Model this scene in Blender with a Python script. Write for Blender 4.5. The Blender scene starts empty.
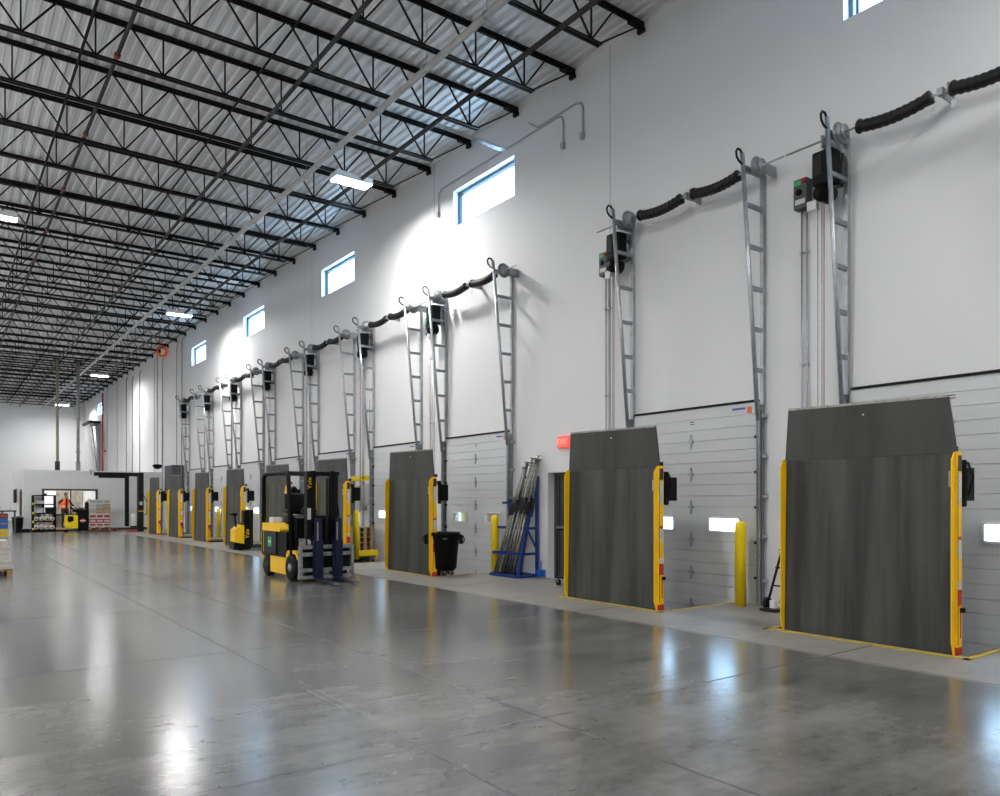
import bpy, bmesh, math, random
from mathutils import Matrix, Vector
random.seed(7)
PI = math.pi
scene = bpy.context.scene
COL = scene.collection
# world axes: X runs towards the dock wall, Y runs along it (away from the viewer), Z up; metres
WALL = 9.95

# ------------------------------------------------------------------ materials
MATS = {}
def new_mat(name):
    m = bpy.data.materials.new(name); m.use_nodes = True
    nt = m.node_tree; nt.nodes.clear()
    out = nt.nodes.new('ShaderNodeOutputMaterial')
    return m, nt, out
def N(nt, t, **kw):
    n = nt.nodes.new(t)
    for k, v in kw.items(): setattr(n, k, v)
    return n
def L(nt, a, b): nt.links.new(a, b)
def mat(name, col, rough=0.5, metal=0.0, var=0.08, scale=4.0, bump=0.0, bscale=40.0, emit=0.0, ecol=None, spec=0.5, stretch=(1, 1, 1), dark=None):
    if name in MATS: return MATS[name]
    m, nt, out = new_mat(name)
    p = N(nt, 'ShaderNodeBsdfPrincipled')
    tc = N(nt, 'ShaderNodeTexCoord'); mp = N(nt, 'ShaderNodeMapping'); mp.inputs['Scale'].default_value = stretch
    L(nt, tc.outputs['Object'], mp.inputs['Vector'])
    nz = N(nt, 'ShaderNodeTexNoise'); nz.inputs['Scale'].default_value = scale; nz.inputs['Detail'].default_value = 5
    L(nt, mp.outputs['Vector'], nz.inputs['Vector'])
    mr = N(nt, 'ShaderNodeMapRange'); mr.inputs[1].default_value = 0.3; mr.inputs[2].default_value = 0.7
    L(nt, nz.outputs['Fac'], mr.inputs[0])
    mx = N(nt, 'ShaderNodeMix', data_type='RGBA')
    c = tuple(col)
    d = dark if dark else tuple(max(0, x * (1 - 2 * var)) for x in c)
    mx.inputs['A'].default_value = (*d, 1); mx.inputs['B'].default_value = (*c, 1)
    L(nt, mr.outputs[0], mx.inputs['Factor']); L(nt, mx.outputs['Result'], p.inputs['Base Color'])
    p.inputs['Roughness'].default_value = rough; p.inputs['Metallic'].default_value = metal
    p.inputs['Specular IOR Level'].default_value = spec
    if emit:
        p.inputs['Emission Color'].default_value = (*(ecol or c), 1); p.inputs['Emission Strength'].default_value = emit
    if bump:
        n2 = N(nt, 'ShaderNodeTexNoise'); n2.inputs['Scale'].default_value = bscale
        L(nt, mp.outputs['Vector'], n2.inputs['Vector'])
        b = N(nt, 'ShaderNodeBump'); b.inputs['Strength'].default_value = bump; b.inputs['Distance'].default_value = 0.01
        L(nt, n2.outputs['Fac'], b.inputs['Height']); L(nt, b.outputs['Normal'], p.inputs['Normal'])
    L(nt, p.outputs[0], out.inputs[0])
    MATS[name] = m
    return m

def math_(nt, op, a, b=None, c=None):
    n = N(nt, 'ShaderNodeMath', operation=op)
    for i, v in enumerate((a, b, c)):
        if v is None: continue
        if isinstance(v, (int, float)): n.inputs[i].default_value = v
        else: L(nt, v, n.inputs[i])
    return n.outputs[0]
def line_mask(nt, val, offset, period, width):
    f = math_(nt, 'SUBTRACT', val, offset)
    f = math_(nt, 'DIVIDE', f, period); f = math_(nt, 'FRACT', f)
    f = math_(nt, 'SUBTRACT', f, 0.5); f = math_(nt, 'ABSOLUTE', f)       # 0.5 on the line
    return math_(nt, 'GREATER_THAN', f, 0.5 - width / period)
def at_mask(nt, val, pos, width):
    return math_(nt, 'LESS_THAN', math_(nt, 'ABSOLUTE', math_(nt, 'SUBTRACT', val, pos)), width)

def wall_mat():
    m, nt, out = new_mat('wall_paint')
    p = N(nt, 'ShaderNodeBsdfPrincipled'); tc = N(nt, 'ShaderNodeTexCoord')
    sp = N(nt, 'ShaderNodeSeparateXYZ'); L(nt, tc.outputs['Object'], sp.inputs[0])
    nz = N(nt, 'ShaderNodeTexNoise'); nz.inputs['Scale'].default_value = 0.5; nz.inputs['Detail'].default_value = 6
    L(nt, tc.outputs['Object'], nz.inputs['Vector'])
    mx = N(nt, 'ShaderNodeMix', data_type='RGBA')
    mx.inputs['A'].default_value = (0.70, 0.70, 0.705, 1); mx.inputs['B'].default_value = (0.77, 0.77, 0.77, 1)
    L(nt, nz.outputs['Fac'], mx.inputs['Factor'])
    ln = None
    for yy in (10.04, 16.2, 23.9, 31.9, 40.0, 48.0, 56.0):
        k = at_mask(nt, sp.outputs['Y'], yy, 0.010); ln = k if ln is None else math_(nt, 'MAXIMUM', ln, k)
    m2 = N(nt, 'ShaderNodeMix', data_type='RGBA'); m2.inputs['B'].default_value = (0.38, 0.38, 0.39, 1)
    L(nt, ln, m2.inputs['Factor']); L(nt, mx.outputs['Result'], m2.inputs['A'])
    L(nt, m2.outputs['Result'], p.inputs['Base Color']); p.inputs['Roughness'].default_value = 0.62
    n2 = N(nt, 'ShaderNodeTexNoise'); n2.inputs['Scale'].default_value = 3.0; n2.inputs['Detail'].default_value = 8
    L(nt, tc.outputs['Object'], n2.inputs['Vector'])
    b = N(nt, 'ShaderNodeBump'); b.inputs['Strength'].default_value = 0.12; b.inputs['Distance'].default_value = 0.02
    L(nt, n2.outputs['Fac'], b.inputs['Height']); L(nt, b.outputs['Normal'], p.inputs['Normal'])
    L(nt, p.outputs[0], out.inputs[0]); return m

def floor_mat():
    m, nt, out = new_mat('polished_concrete')
    p = N(nt, 'ShaderNodeBsdfPrincipled'); tc = N(nt, 'ShaderNodeTexCoord')
    sp = N(nt, 'ShaderNodeSeparateXYZ'); L(nt, tc.outputs['Object'], sp.inputs[0])
    X, Y = sp.outputs['X'], sp.outputs['Y']
    big = N(nt, 'ShaderNodeTexNoise'); big.inputs['Scale'].default_value = 0.45; big.inputs['Detail'].default_value = 7; big.inputs['Roughness'].default_value = 0.62
    L(nt, tc.outputs['Object'], big.inputs['Vector'])
    mp = N(nt, 'ShaderNodeMapping'); mp.inputs['Scale'].default_value = (0.5, 2.2, 1); mp.inputs['Rotation'].default_value = (0, 0, 0.35)
    L(nt, tc.outputs['Object'], mp.inputs['Vector'])
    st = N(nt, 'ShaderNodeTexNoise'); st.inputs['Scale'].default_value = 1.1; st.inputs['Detail'].default_value = 8; st.inputs['Roughness'].default_value = 0.7
    L(nt, mp.outputs['Vector'], st.inputs['Vector'])
    fine = N(nt, 'ShaderNodeTexNoise'); fine.inputs['Scale'].default_value = 7; fine.inputs['Detail'].default_value = 4
    L(nt, tc.outputs['Object'], fine.inputs['Vector'])
    f = math_(nt, 'MULTIPLY_ADD', big.outputs['Fac'], 0.55, math_(nt, 'MULTIPLY', st.outputs['Fac'], 0.45))
    f = math_(nt, 'MULTIPLY_ADD', math_(nt, 'SUBTRACT', fine.outputs['Fac'], 0.5), 0.16, f)
    cr = N(nt, 'ShaderNodeValToRGB'); e = cr.color_ramp.elements
    e[0].position = 0.39; e[0].color = (0.058, 0.057, 0.054, 1); e[1].position = 0.63; e[1].color = (0.190, 0.187, 0.177, 1)
    L(nt, f, cr.inputs[0])
    # slab panels of slightly different tone
    cx = math_(nt, 'FLOOR', math_(nt, 'DIVIDE', math_(nt, 'SUBTRACT', X, 3.5), 3.75))
    cy = math_(nt, 'FLOOR', math_(nt, 'DIVIDE', math_(nt, 'SUBTRACT', Y, 4.2), 3.78))
    cb = N(nt, 'ShaderNodeCombineXYZ'); L(nt, cx, cb.inputs[0]); L(nt, cy, cb.inputs[1])
    wn = N(nt, 'ShaderNodeTexWhiteNoise', noise_dimensions='2D'); L(nt, cb.outputs[0], wn.inputs['Vector'])
    tone = math_(nt, 'MULTIPLY_ADD', wn.outputs['Value'], 0.26, 0.84)
    hs = N(nt, 'ShaderNodeHueSaturation'); L(nt, cr.outputs[0], hs.inputs['Color']); L(nt, tone, hs.inputs['Value'])
    # lighter rough apron strip next to the docks
    ap = math_(nt, 'GREATER_THAN', math_(nt, 'MULTIPLY_ADD', fine.outputs['Fac'], 0.05, X), 7.2)
    apm = N(nt, 'ShaderNodeMix', data_type='RGBA')
    acr = N(nt, 'ShaderNodeValToRGB'); e = acr.color_ramp.elements
    e[0].position = 0.3; e[0].color = (0.135, 0.128, 0.115, 1); e[1].position = 0.7; e[1].color = (0.29, 0.275, 0.245, 1)
    L(nt, f, acr.inputs[0])
    L(nt, ap, apm.inputs['Factor']); L(nt, hs.outputs['Color'], apm.inputs['A']); L(nt, acr.outputs[0], apm.inputs['B'])
    # joints
    j = line_mask(nt, Y, 4.2, 3.78, 0.012)
    j = math_(nt, 'MAXIMUM', j, line_mask(nt, X, 3.5, 3.72, 0.011))
    j = math_(nt, 'MAXIMUM', j, at_mask(nt, X, 2.45, 0.009))
    jm = N(nt, 'ShaderNodeMix', data_type='RGBA'); jm.inputs['B'].default_value = (0.03, 0.03, 0.03, 1)
    L(nt, math_(nt, 'MULTIPLY', j, 0.85), jm.inputs['Factor']); L(nt, apm.outputs['Result'], jm.inputs['A'])
    # pale scuffed lines beside some joints
    sc = math_(nt, 'MAXIMUM', at_mask(nt, X, 2.52, 0.012), math_(nt, 'MAXIMUM', line_mask(nt, Y, 1.55, 3.78, 0.02), line_mask(nt, Y, 5.9, 7.56, 0.02)))
    scn = N(nt, 'ShaderNodeTexNoise'); scn.inputs['Scale'].default_value = 0.9; L(nt, tc.outputs['Object'], scn.inputs['Vector'])
    sc = math_(nt, 'MULTIPLY', sc, math_(nt, 'MULTIPLY', math_(nt, 'GREATER_THAN', scn.outputs['Fac'], 0.55), 0.10))
    sm = N(nt, 'ShaderNodeMix', data_type='RGBA'); sm.inputs['B'].default_value = (0.5, 0.49, 0.46, 1)
    L(nt, sc, sm.inputs['Factor']); L(nt, jm.outputs['Result'], sm.inputs['A'])
    L(nt, sm.outputs['Result'], p.inputs['Base Color'])
    r = math_(nt, 'MULTIPLY_ADD', big.outputs['Fac'], 0.12, 0.15)
    r = math_(nt, 'ADD', r, math_(nt, 'MULTIPLY', j, 0.35))
    r = math_(nt, 'ADD', r, math_(nt, 'MULTIPLY', ap, 0.24))
    L(nt, r, p.inputs['Roughness'])
    p.inputs['Specular IOR Level'].default_value = 0.8
    L(nt, p.outputs[0], out.inputs[0]); return m

def tread_mat():
    m, nt, out = new_mat('diamond_tread_steel')
    p = N(nt, 'ShaderNodeBsdfPrincipled'); tc = N(nt, 'ShaderNodeTexCoord')
    mp = N(nt, 'ShaderNodeMapping'); mp.inputs['Scale'].default_value = (1, 1.7, 0.13)
    L(nt, tc.outputs['Object'], mp.inputs['Vector'])
    nz = N(nt, 'ShaderNodeTexNoise'); nz.inputs['Scale'].default_value = 1.6; nz.inputs['Detail'].default_value = 8; nz.inputs['Roughness'].default_value = 0.6
    L(nt, mp.outputs['Vector'], nz.inputs['Vector'])
    cr = N(nt, 'ShaderNodeValToRGB'); e = cr.color_ramp.elements
    e[0].position = 0.40; e[0].color = (0.014, 0.016, 0.0155, 1); e[1].position = 0.62; e[1].color = (0.066, 0.068, 0.060, 1)
    L(nt, nz.outputs['Fac'], cr.inputs[0])
    sp = N(nt, 'ShaderNodeSeparateXYZ'); L(nt, tc.outputs['Object'], sp.inputs[0])
    a = math_(nt, 'ADD', sp.outputs['Y'], sp.outputs['Z']); b_ = math_(nt, 'SUBTRACT', sp.outputs['Y'], sp.outputs['Z'])
    s1 = math_(nt, 'SINE', math_(nt, 'MULTIPLY', a, 150.0)); s2 = math_(nt, 'SINE', math_(nt, 'MULTIPLY', b_, 150.0))
    h = math_(nt, 'MULTIPLY', s1, s2)
    bumpm = math_(nt, 'GREATER_THAN', h, 0.45)
    mx = N(nt, 'ShaderNodeMix', data_type='RGBA', blend_type='ADD'); mx.inputs['B'].default_value = (0.05, 0.05, 0.045, 1)
    L(nt, math_(nt, 'MULTIPLY', bumpm, 0.55), mx.inputs['Factor']); L(nt, cr.outputs[0], mx.inputs['A'])
    L(nt, mx.outputs['Result'], p.inputs['Base Color'])
    b = N(nt, 'ShaderNodeBump'); b.inputs['Strength'].default_value = 0.5; b.inputs['Distance'].default_value = 0.004
    L(nt, h, b.inputs['Height']); L(nt, b.outputs['Normal'], p.inputs['Normal'])
    p.inputs['Roughness'].default_value = 0.55; p.inputs['Metallic'].default_value = 0.25
    L(nt, p.outputs[0], out.inputs[0]); return m

def glass_mat(name, tint=(1, 1, 1), gloss=0.08):
    m, nt, out = new_mat(name)
    t = N(nt, 'ShaderNodeBsdfTransparent'); t.inputs[0].default_value = (*tint, 1)
    g = N(nt, 'ShaderNodeBsdfGlossy'); g.inputs['Roughness'].default_value = 0.03
    mx = N(nt, 'ShaderNodeMixShader'); mx.inputs[0].default_value = gloss
    L(nt, t.outputs[0], mx.inputs[1]); L(nt, g.outputs[0], mx.inputs[2]); L(nt, mx.outputs[0], out.inputs[0]); return m

def emit_mat(name, col, s):
    m, nt, out = new_mat(name)
    e = N(nt, 'ShaderNodeEmission'); e.inputs[0].default_value = (*col, 1); e.inputs[1].default_value = s
    L(nt, e.outputs[0], out.inputs[0]); return m

LAMP = 190.0
M_wall = wall_mat(); M_floor = floor_mat(); M_tread = tread_mat()
M_glass = glass_mat('clear_glass', (0.97, 0.99, 1.0)); M_glass2 = glass_mat('office_glass', (0.9, 0.93, 0.95), 0.1)
M_lamp = emit_mat('lamp_diffuser', (1.0, 0.995, 0.985), LAMP)
M_deck = mat('roof_deck_metal', (0.70, 0.71, 0.72), 0.45, 0.1, 0.06, 0.8)
M_black = mat('black_steel', (0.006, 0.006, 0.0065), 0.5, 0.0, 0.1, 6, spec=0.2)
M_galv = mat('galvanised_steel', (0.50, 0.53, 0.56), 0.38, 0.75, 0.14, 9)
M_galvd = mat('dull_galvanised_steel', (0.33, 0.35, 0.37), 0.45, 0.6, 0.14, 7)
M_lip = mat('lip_plate_steel', (0.058, 0.058, 0.053), 0.55, 0.2, 0.22, 1.6, stretch=(1, 2.5, 0.35))
M_worn = mat('worn_bright_steel', (0.42, 0.42, 0.39), 0.45, 0.6, 0.25, 14)
M_yel = mat('safety_yellow_paint', (0.98, 0.58, 0.004), 0.42, 0.0, 0.05, 3)
M_yel2 = mat('bollard_yellow_sleeve', (0.95, 0.68, 0.006), 0.40, 0.0, 0.03, 3)
M_ystripe = mat('yellow_floor_paint', (0.60, 0.42, 0.045), 0.6, 0.0, 0.22, 12)
M_red = mat('red_paint', (0.55, 0.025, 0.02), 0.45, 0.0, 0.08, 8)
M_white = mat('white_plastic', (0.78, 0.78, 0.77), 0.5, 0.0, 0.04, 6)
M_decal = mat('white_decal', (0.70, 0.71, 0.72), 0.5, 0.0, 0.16, 60)
M_decald = mat('black_decal', (0.03, 0.03, 0.035), 0.5)
M_orange = mat('orange_decal', (0.75, 0.17, 0.02), 0.5)
M_blued = mat('blue_decal', (0.03, 0.08, 0.42), 0.5)
M_plas = mat('black_plastic', (0.003, 0.003, 0.0034), 0.5, 0.0, 0.1, 8, spec=0.16)
M_rub = mat('black_rubber', (0.005, 0.005, 0.005), 0.7, 0.0, 0.1, 12, bump=0.2, spec=0.25)
M_sleeve = mat('spring_steel_black', (0.008, 0.008, 0.0085), 0.5, 0.0, 0.2, 18, spec=0.35)
M_grey = mat('grey_enclosure', (0.085, 0.09, 0.095), 0.5, 0.0, 0.06, 6, spec=0.3)
M_lgrey = mat('light_grey_enclosure', (0.45, 0.46, 0.46), 0.45, 0.1, 0.06, 6)
M_charc = mat('charcoal_paint', (0.013, 0.014, 0.016), 0.5, 0.0, 0.08, 6, spec=0.25)
M_door = mat('white_door_skin', (0.62, 0.63, 0.64), 0.42, 0.0, 0.03, 2.2, bump=0.12, bscale=26, stretch=(1, 0.35, 3))
M_blue = mat('blue_rack_paint', (0.006, 0.035, 0.22), 0.4, 0.0, 0.1, 6)
M_navy = mat('navy_fork_paint', (0.004, 0.008, 0.055), 0.42, 0.15, 0.35, 14)
M_bar = mat('load_bar_steel', (0.30, 0.29, 0.27), 0.4, 0.7, 0.3, 9)
M_silver = mat('worn_silver_steel', (0.42, 0.43, 0.44), 0.4, 0.6, 0.28, 16)
M_wood = mat('pallet_wood', (0.46, 0.29, 0.14), 0.75, 0.0, 0.22, 7, stretch=(1, 6, 6))
M_pit = mat('pit_concrete', (0.20, 0.195, 0.185), 0.8, 0.0, 0.2, 3)
M_conc = mat('office_wall_paint', (0.66, 0.66, 0.655), 0.6, 0.0, 0.03, 1)
M_brown = mat('bronze_frame', (0.085, 0.062, 0.045), 0.45, 0.2, 0.1, 8)
M_base = mat('dark_rubber_base', (0.045, 0.035, 0.028), 0.6)
M_wframe = mat('anodised_window_frame', (0.10, 0.17, 0.23), 0.35, 0.2, 0.06, 5)
M_pipe = mat('white_pipe_paint', (0.50, 0.50, 0.485), 0.45, 0.0, 0.08, 4)
M_dpipe = mat('dark_sprinkler_pipe', (0.032, 0.030, 0.029), 0.5, 0.2, 0.15, 6)
M_copper = mat('red_orange_fitting', (0.30, 0.05, 0.025), 0.5, 0.1, 0.1, 8)
M_tan = mat('tan_column_paint', (0.30, 0.25, 0.18), 0.5, 0.1, 0.1, 2)
M_navyd = mat('grey_blue_door', (0.055, 0.060, 0.068), 0.5, 0.1, 0.08, 5)
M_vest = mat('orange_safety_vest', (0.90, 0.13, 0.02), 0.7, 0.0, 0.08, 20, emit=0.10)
M_refl = mat('silver_reflective_tape', (0.75, 0.75, 0.55), 0.4)
M_skin = mat('skin', (0.32, 0.17, 0.10), 0.55, 0.0, 0.05, 10)
M_shirt = mat('black_shirt', (0.018, 0.018, 0.02), 0.8, 0.0, 0.1, 20)
M_trous = mat('dark_trousers', (0.014, 0.016, 0.024), 0.8, 0.0, 0.1, 20)
M_hair = mat('dark_hair', (0.012, 0.010, 0.008), 0.6, 0.0, 0.1, 40)
M_eye = mat('eye', (0.02, 0.015, 0.012), 0.2)
M_wrap = mat('stretch_film', (0.72, 0.70, 0.66), 0.3, 0.0, 0.12, 9, stretch=(1, 1, 6))
M_core = mat('cardboard_core', (0.25, 0.16, 0.09), 0.8)
M_exit = mat('exit_sign_red', (0.75, 0.10, 0.08), 0.4, emit=0.22, ecol=(1.0, 0.16, 0.12))
M_exitl = emit_mat('exit_letters', (1.0, 0.42, 0.36), 0.5)
M_green = mat('green_sticker', (0.03, 0.42, 0.12), 0.4)
M_bag = mat('white_wrapped_sacks', (0.66, 0.62, 0.57), 0.45, 0.0, 0.18, 6, stretch=(1, 1, 14))
M_seat = mat('black_vinyl', (0.006, 0.006, 0.007), 0.5, spec=0.25)
M_chrome = mat('bright_steel', (0.6, 0.6, 0.6), 0.2, 0.9, 0.05, 8)

# ------------------------------------------------------------------ mesh builder
class MB:
    def __init__(s): s.v = []; s.f = []; s.sm = []
    def add(s, vs, fs, M=None, smooth=False):
        o = len(s.v)
        for q in vs:
            q = Vector(q)
            s.v.append(tuple(M @ q) if M else tuple(q))
        for f in fs: s.f.append(tuple(i + o for i in f)); s.sm.append(smooth)
        return s
    def box(s, x0, y0, z0, x1, y1, z1, M=None, bev=0.0):
        x0, x1 = sorted((x0, x1)); y0, y1 = sorted((y0, y1)); z0, z1 = sorted((z0, z1))
        if bev > 0:
            bm = bmesh.new(); bmesh.ops.create_cube(bm, size=1)
            for q in bm.verts:
                q.co = Vector(((x0 + x1) / 2 + q.co.x * (x1 - x0), (y0 + y1) / 2 + q.co.y * (y1 - y0), (z0 + z1) / 2 + q.co.z * (z1 - z0)))
            bmesh.ops.bevel(bm, geom=list(bm.edges), offset=min(bev, .45 * min(x1 - x0, y1 - y0, z1 - z0)), segments=2, affect='EDGES', profile=0.6)
            bm.verts.index_update()
            s.add([q.co.copy() for q in bm.verts], [[w.index for w in f.verts] for f in bm.faces], M, False)
            bm.free(); return s
        vs = [(x0, y0, z0), (x1, y0, z0), (x1, y1, z0), (x0, y1, z0), (x0, y0, z1), (x1, y0, z1), (x1, y1, z1), (x0, y1, z1)]
        return s.add(vs, [(3, 2, 1, 0), (4, 5, 6, 7), (0, 1, 5, 4), (1, 2, 6, 5), (2, 3, 7, 6), (3, 0, 4, 7)], M)
    def _frame(s, d, up=None):
        d = d.normalized()
        if up is None: up = Vector((0, 0, 1)) if abs(d.z) < 0.95 else Vector((0, 1, 0))
        a = d.cross(Vector(up)).normalized(); b = a.cross(d).normalized()
        return a, b
    def bar(s, p, q, w, h=None, up=None, M=None):
        h = h or w; p = Vector(p); q = Vector(q); a, b = s._frame(q - p, up)
        vs = []
        for e in (p, q):
            for sa, sb in ((-1, -1), (1, -1), (1, 1), (-1, 1)): vs.append(e + a * sa * w / 2 + b * sb * h / 2)
        return s.add(vs, [(3, 2, 1, 0), (4, 5, 6, 7), (0, 1, 5, 4), (1, 2, 6, 5), (2, 3, 7, 6), (3, 0, 4, 7)], M)
    def tube(s, pts, r, n=8, M=None, cap=True):
        pts = [Vector(p) for p in pts]; rs = r if isinstance(r, (list, tuple)) else [r] * len(pts)
        vs = []; fs = []; A = None
        for i, p in enumerate(pts):
            d = (pts[min(i + 1, len(pts) - 1)] - pts[max(i - 1, 0)]).normalized()
            if A is None: a, b = s._frame(d)
            else:
                a = (A - d * A.dot(d)).normalized(); b = d.cross(a).normalized() * (1)
            A = a; b = d.cross(a)
            for k in range(n):
                t = 2 * PI * k / n; vs.append(p + (a * math.cos(t) + b * math.sin(t)) * rs[i])
        for i in range(len(pts) - 1):
            for k in range(n):
                k2 = (k + 1) % n; fs.append((i * n + k, i * n + k2, (i + 1) * n + k2, (i + 1) * n + k))
        if cap:
            fs.append(tuple(range(n))[::-1]); fs.append(tuple((len(pts) - 1) * n + k for k in range(n)))
        return s.add(vs, fs, M, True)
    def disc(s, c, axis, r, t, n=20, M=None):
        c = Vector(c); a = Vector(axis).normalized() * t / 2
        return s.tube([c - a, c + a], r, n, M)
    def prism(s, pts, fn0, fn1, M=None):
        n = len(pts); vs = [fn0(*p) for p in pts] + [fn1(*p) for p in pts]
        fs = [tuple(range(n))[::-1], tuple(range(n, 2 * n))] + [(i, (i + 1) % n, n + (i + 1) % n, n + i) for i in range(n)]
        return s.add(vs, fs, M)
    def lathe(s, prof, n=20, M=None, cx=0, cy=0):
        vs = []; fs = []
        for r, z in prof:
            for k in range(n):
                t = 2 * PI * k / n; vs.append((cx + r * math.cos(t), cy + r * math.sin(t), z))
        for i in range(len(prof) - 1):
            for k in range(n):
                k2 = (k + 1) % n; fs.append((i * n + k, i * n + k2, (i + 1) * n + k2, (i + 1) * n + k))
        fs.append(tuple(range(n))[::-1]); fs.append(tuple((len(prof) - 1) * n + k for k in range(n)))
        return s.add(vs, fs, M, True)
    def ball(s, c, r, n=12, m=8, sc=(1, 1, 1), M=None):
        prof = [(max(1e-4, math.sin(PI * i / m)) * r, -math.cos(PI * i / m) * r) for i in range(m + 1)]
        vs = []; fs = []
        for rr, z in prof:
            for k in range(n):
                t = 2 * PI * k / n; vs.append((c[0] + rr * math.cos(t) * sc[0], c[1] + rr * math.sin(t) * sc[1], c[2] + z * sc[2]))
        for i in range(m):
            for k in range(n):
                k2 = (k + 1) % n; fs.append((i * n + k, i * n + k2, (i + 1) * n + k2, (i + 1) * n + k))
        return s.add(vs, fs, M, True)
    def build(s, name, m, parent=None, label=None):
        me = bpy.data.meshes.new(name)
        me.from_pydata(s.v, [], s.f); me.polygons.foreach_set('use_smooth', s.sm)
        bm = bmesh.new(); bm.from_mesh(me); bmesh.ops.recalc_face_normals(bm, faces=bm.faces); bm.to_mesh(me); bm.free()
        me.materials.append(m); me.update()
        o = bpy.data.objects.new(name, me); COL.objects.link(o)
        if parent: o.parent = parent
        if label: o['label'] = label
        return o

def tag(o, label, cat, group=None, kind=None):
    o['label'] = label; o['category'] = cat
    if group: o['group'] = group
    if kind: o['kind'] = kind
    return o
def thing(name, label, cat, loc=(0, 0, 0), rz=0.0, group=None):
    o = bpy.data.objects.new(name, None); COL.objects.link(o)
    o.location = loc; o.rotation_euler = (0, 0, rz); o.empty_display_size = 0.2
    return tag(o, label, cat, group)
def struct(o):
    o['kind'] = 'structure'; return o
def copy_tree(o, parent=None):
    c = o.copy(); COL.objects.link(c); c.parent = parent
    for ch in list(o.children): copy_tree(ch, c)
    return c
def text_mesh(name, s, size, m, parent, M, depth=0.002):
    cu = bpy.data.curves.new(name, 'FONT'); cu.body = s; cu.size = size; cu.extrude = depth
    cu.align_x = 'CENTER'; cu.align_y = 'CENTER'
    t = bpy.data.objects.new(name, cu); COL.objects.link(t)
    dg = bpy.context.evaluated_depsgraph_get()
    me = bpy.data.meshes.new_from_object(t.evaluated_get(dg))
    bpy.data.objects.remove(t); bpy.data.curves.remove(cu)
    me.transform(M); me.materials.clear(); me.materials.append(m)
    o = bpy.data.objects.new(name, me); COL.objects.link(o); o.parent = parent
    return o
# text lying on a plane facing -X (reads left to right when looking along +X): letters run towards -Y
def face_negx(x, y, z): return Matrix.Translation((x, y, z)) @ Matrix.Rotation(-PI / 2, 4, 'Z') @ Matrix.Rotation(PI / 2, 4, 'X')
# text on a plane facing -Y (towards the near end): letters run towards +X
def face_negy(x, y, z): return Matrix.Translation((x, y, z)) @ Matrix.Rotation(PI / 2, 4, 'X')

def sheet_with_holes(a0, a1, b0, b1, holes, P0, P1):
    """solid sheet between P0(a,b) and P1(a,b) with rectangular holes (a0,a1,b0,b1)"""
    As = sorted({a0, a1, *[q for h in holes for q in h[:2]]}); Bs = sorted({b0, b1, *[q for h in holes for q in h[2:]]})
    As = [q for q in As if a0 <= q <= a1]; Bs = [q for q in Bs if b0 <= q <= b1]
    def solid(i, j):
        if i < 0 or j < 0 or i >= len(As) - 1 or j >= len(Bs) - 1: return False
        a = (As[i] + As[i + 1]) / 2; b = (Bs[j] + Bs[j + 1]) / 2
        return not any(h[0] < a < h[1] and h[2] < b < h[3] for h in holes)
    mb = MB()
    for i in range(len(As) - 1):
        for j in range(len(Bs) - 1):
            if not solid(i, j): continue
            c = [(As[i], Bs[j]), (As[i + 1], Bs[j]), (As[i + 1], Bs[j + 1]), (As[i], Bs[j + 1])]
            mb.add([P0(*q) for q in c], [(0, 1, 2, 3)]); mb.add([P1(*q) for q in c], [(3, 2, 1, 0)])
            for (di, dj, e) in ((0, -1, (0, 1)), (1, 0, (1, 2)), (0, 1, (2, 3)), (-1, 0, (3, 0))):
                if not solid(i + di, j + dj):
                    p, q = c[e[0]], c[e[1]]
                    mb.add([P0(*p), P0(*q), P1(*q), P1(*p)], [(0, 1, 2, 3)])
    # merge
    bm = bmesh.new(); vs = [bm.verts.new(v) for v in mb.v]
    for f in mb.f:
        bm.faces.new([vs[i] for i in f])
    bmesh.ops.remove_doubles(bm, verts=bm.verts, dist=1e-5)
    bm.verts.index_update(); out = MB()
    out.add([v.co.copy() for v in bm.verts], [[v.index for v in f.verts] for f in bm.faces]); bm.free()
    return out

ORD = ['nearest', 'second nearest', 'third nearest', 'fourth nearest', 'fifth nearest', 'sixth nearest', 'seventh nearest', 'eighth nearest', 'farthest']
LEV = [4.40, 8.34, 14.49, 18.56, 22.46, 26.45, 30.45, 34.45, 38.3]
LEVX = [8.25, 8.25, 8.25, 8.22, 8.20, 8.18, 8.16, 8.14, 8.13]      # dock levelers along the wall
DOOR = [4.17, 8.12, 14.30, 18.1, 21.98, 25.9, 29.8, 33.65, 37.65]  # doors behind them
WIN = [4.36, 14.13, 21.92, 29.7, 37.5, 64.5]                            # clerestory windows (centres)
PITX = 8.29
# ------------------------------------------------------------------ shell
XL, XR, Y0, Y1, ZC = -13.5, WALL + 0.25, -8.0, 72.0, 9.95
pits = [(PITX, WALL, c - 1.09, c + 1.09) for c in LEV]
fl = sheet_with_holes(XL, WALL, Y0, Y1, pits, lambda a, b: (a, b, 0), lambda a, b: (a, b, -0.55)).build('floor', M_floor); struct(fl)
bt = MB(); bt.box(XL, Y0, -0.62, XR, Y1, -0.56); pf = struct(bt.build('floor_pit_bottom', M_pit)); pf.name = 'floor_2'
MANY0, MANY1 = 10.85, 11.82
holes = [(c - 1.15, c + 1.15, -0.5, 3.0) for c in DOOR] + [(c - 1.2, c + 1.2, 8.12, 8.985) for c in WIN] + [(MANY0, MANY1, 0.0, 2.13)]
w = sheet_with_holes(Y0, Y1, -0.56, 10.05, holes, lambda a, b: (WALL, a, b), lambda a, b: (XR, a, b)).build('wall_right', M_wall); struct(w)
struct(MB().box(XL - .2, Y1, -0.56, XR, Y1 + 0.2, 10.05).build('wall_far', M_wall))
struct(MB().box(XL - .2, Y0 - .2, -0.56, XR, Y0, 10.05).build('wall_near', M_wall))
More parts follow.
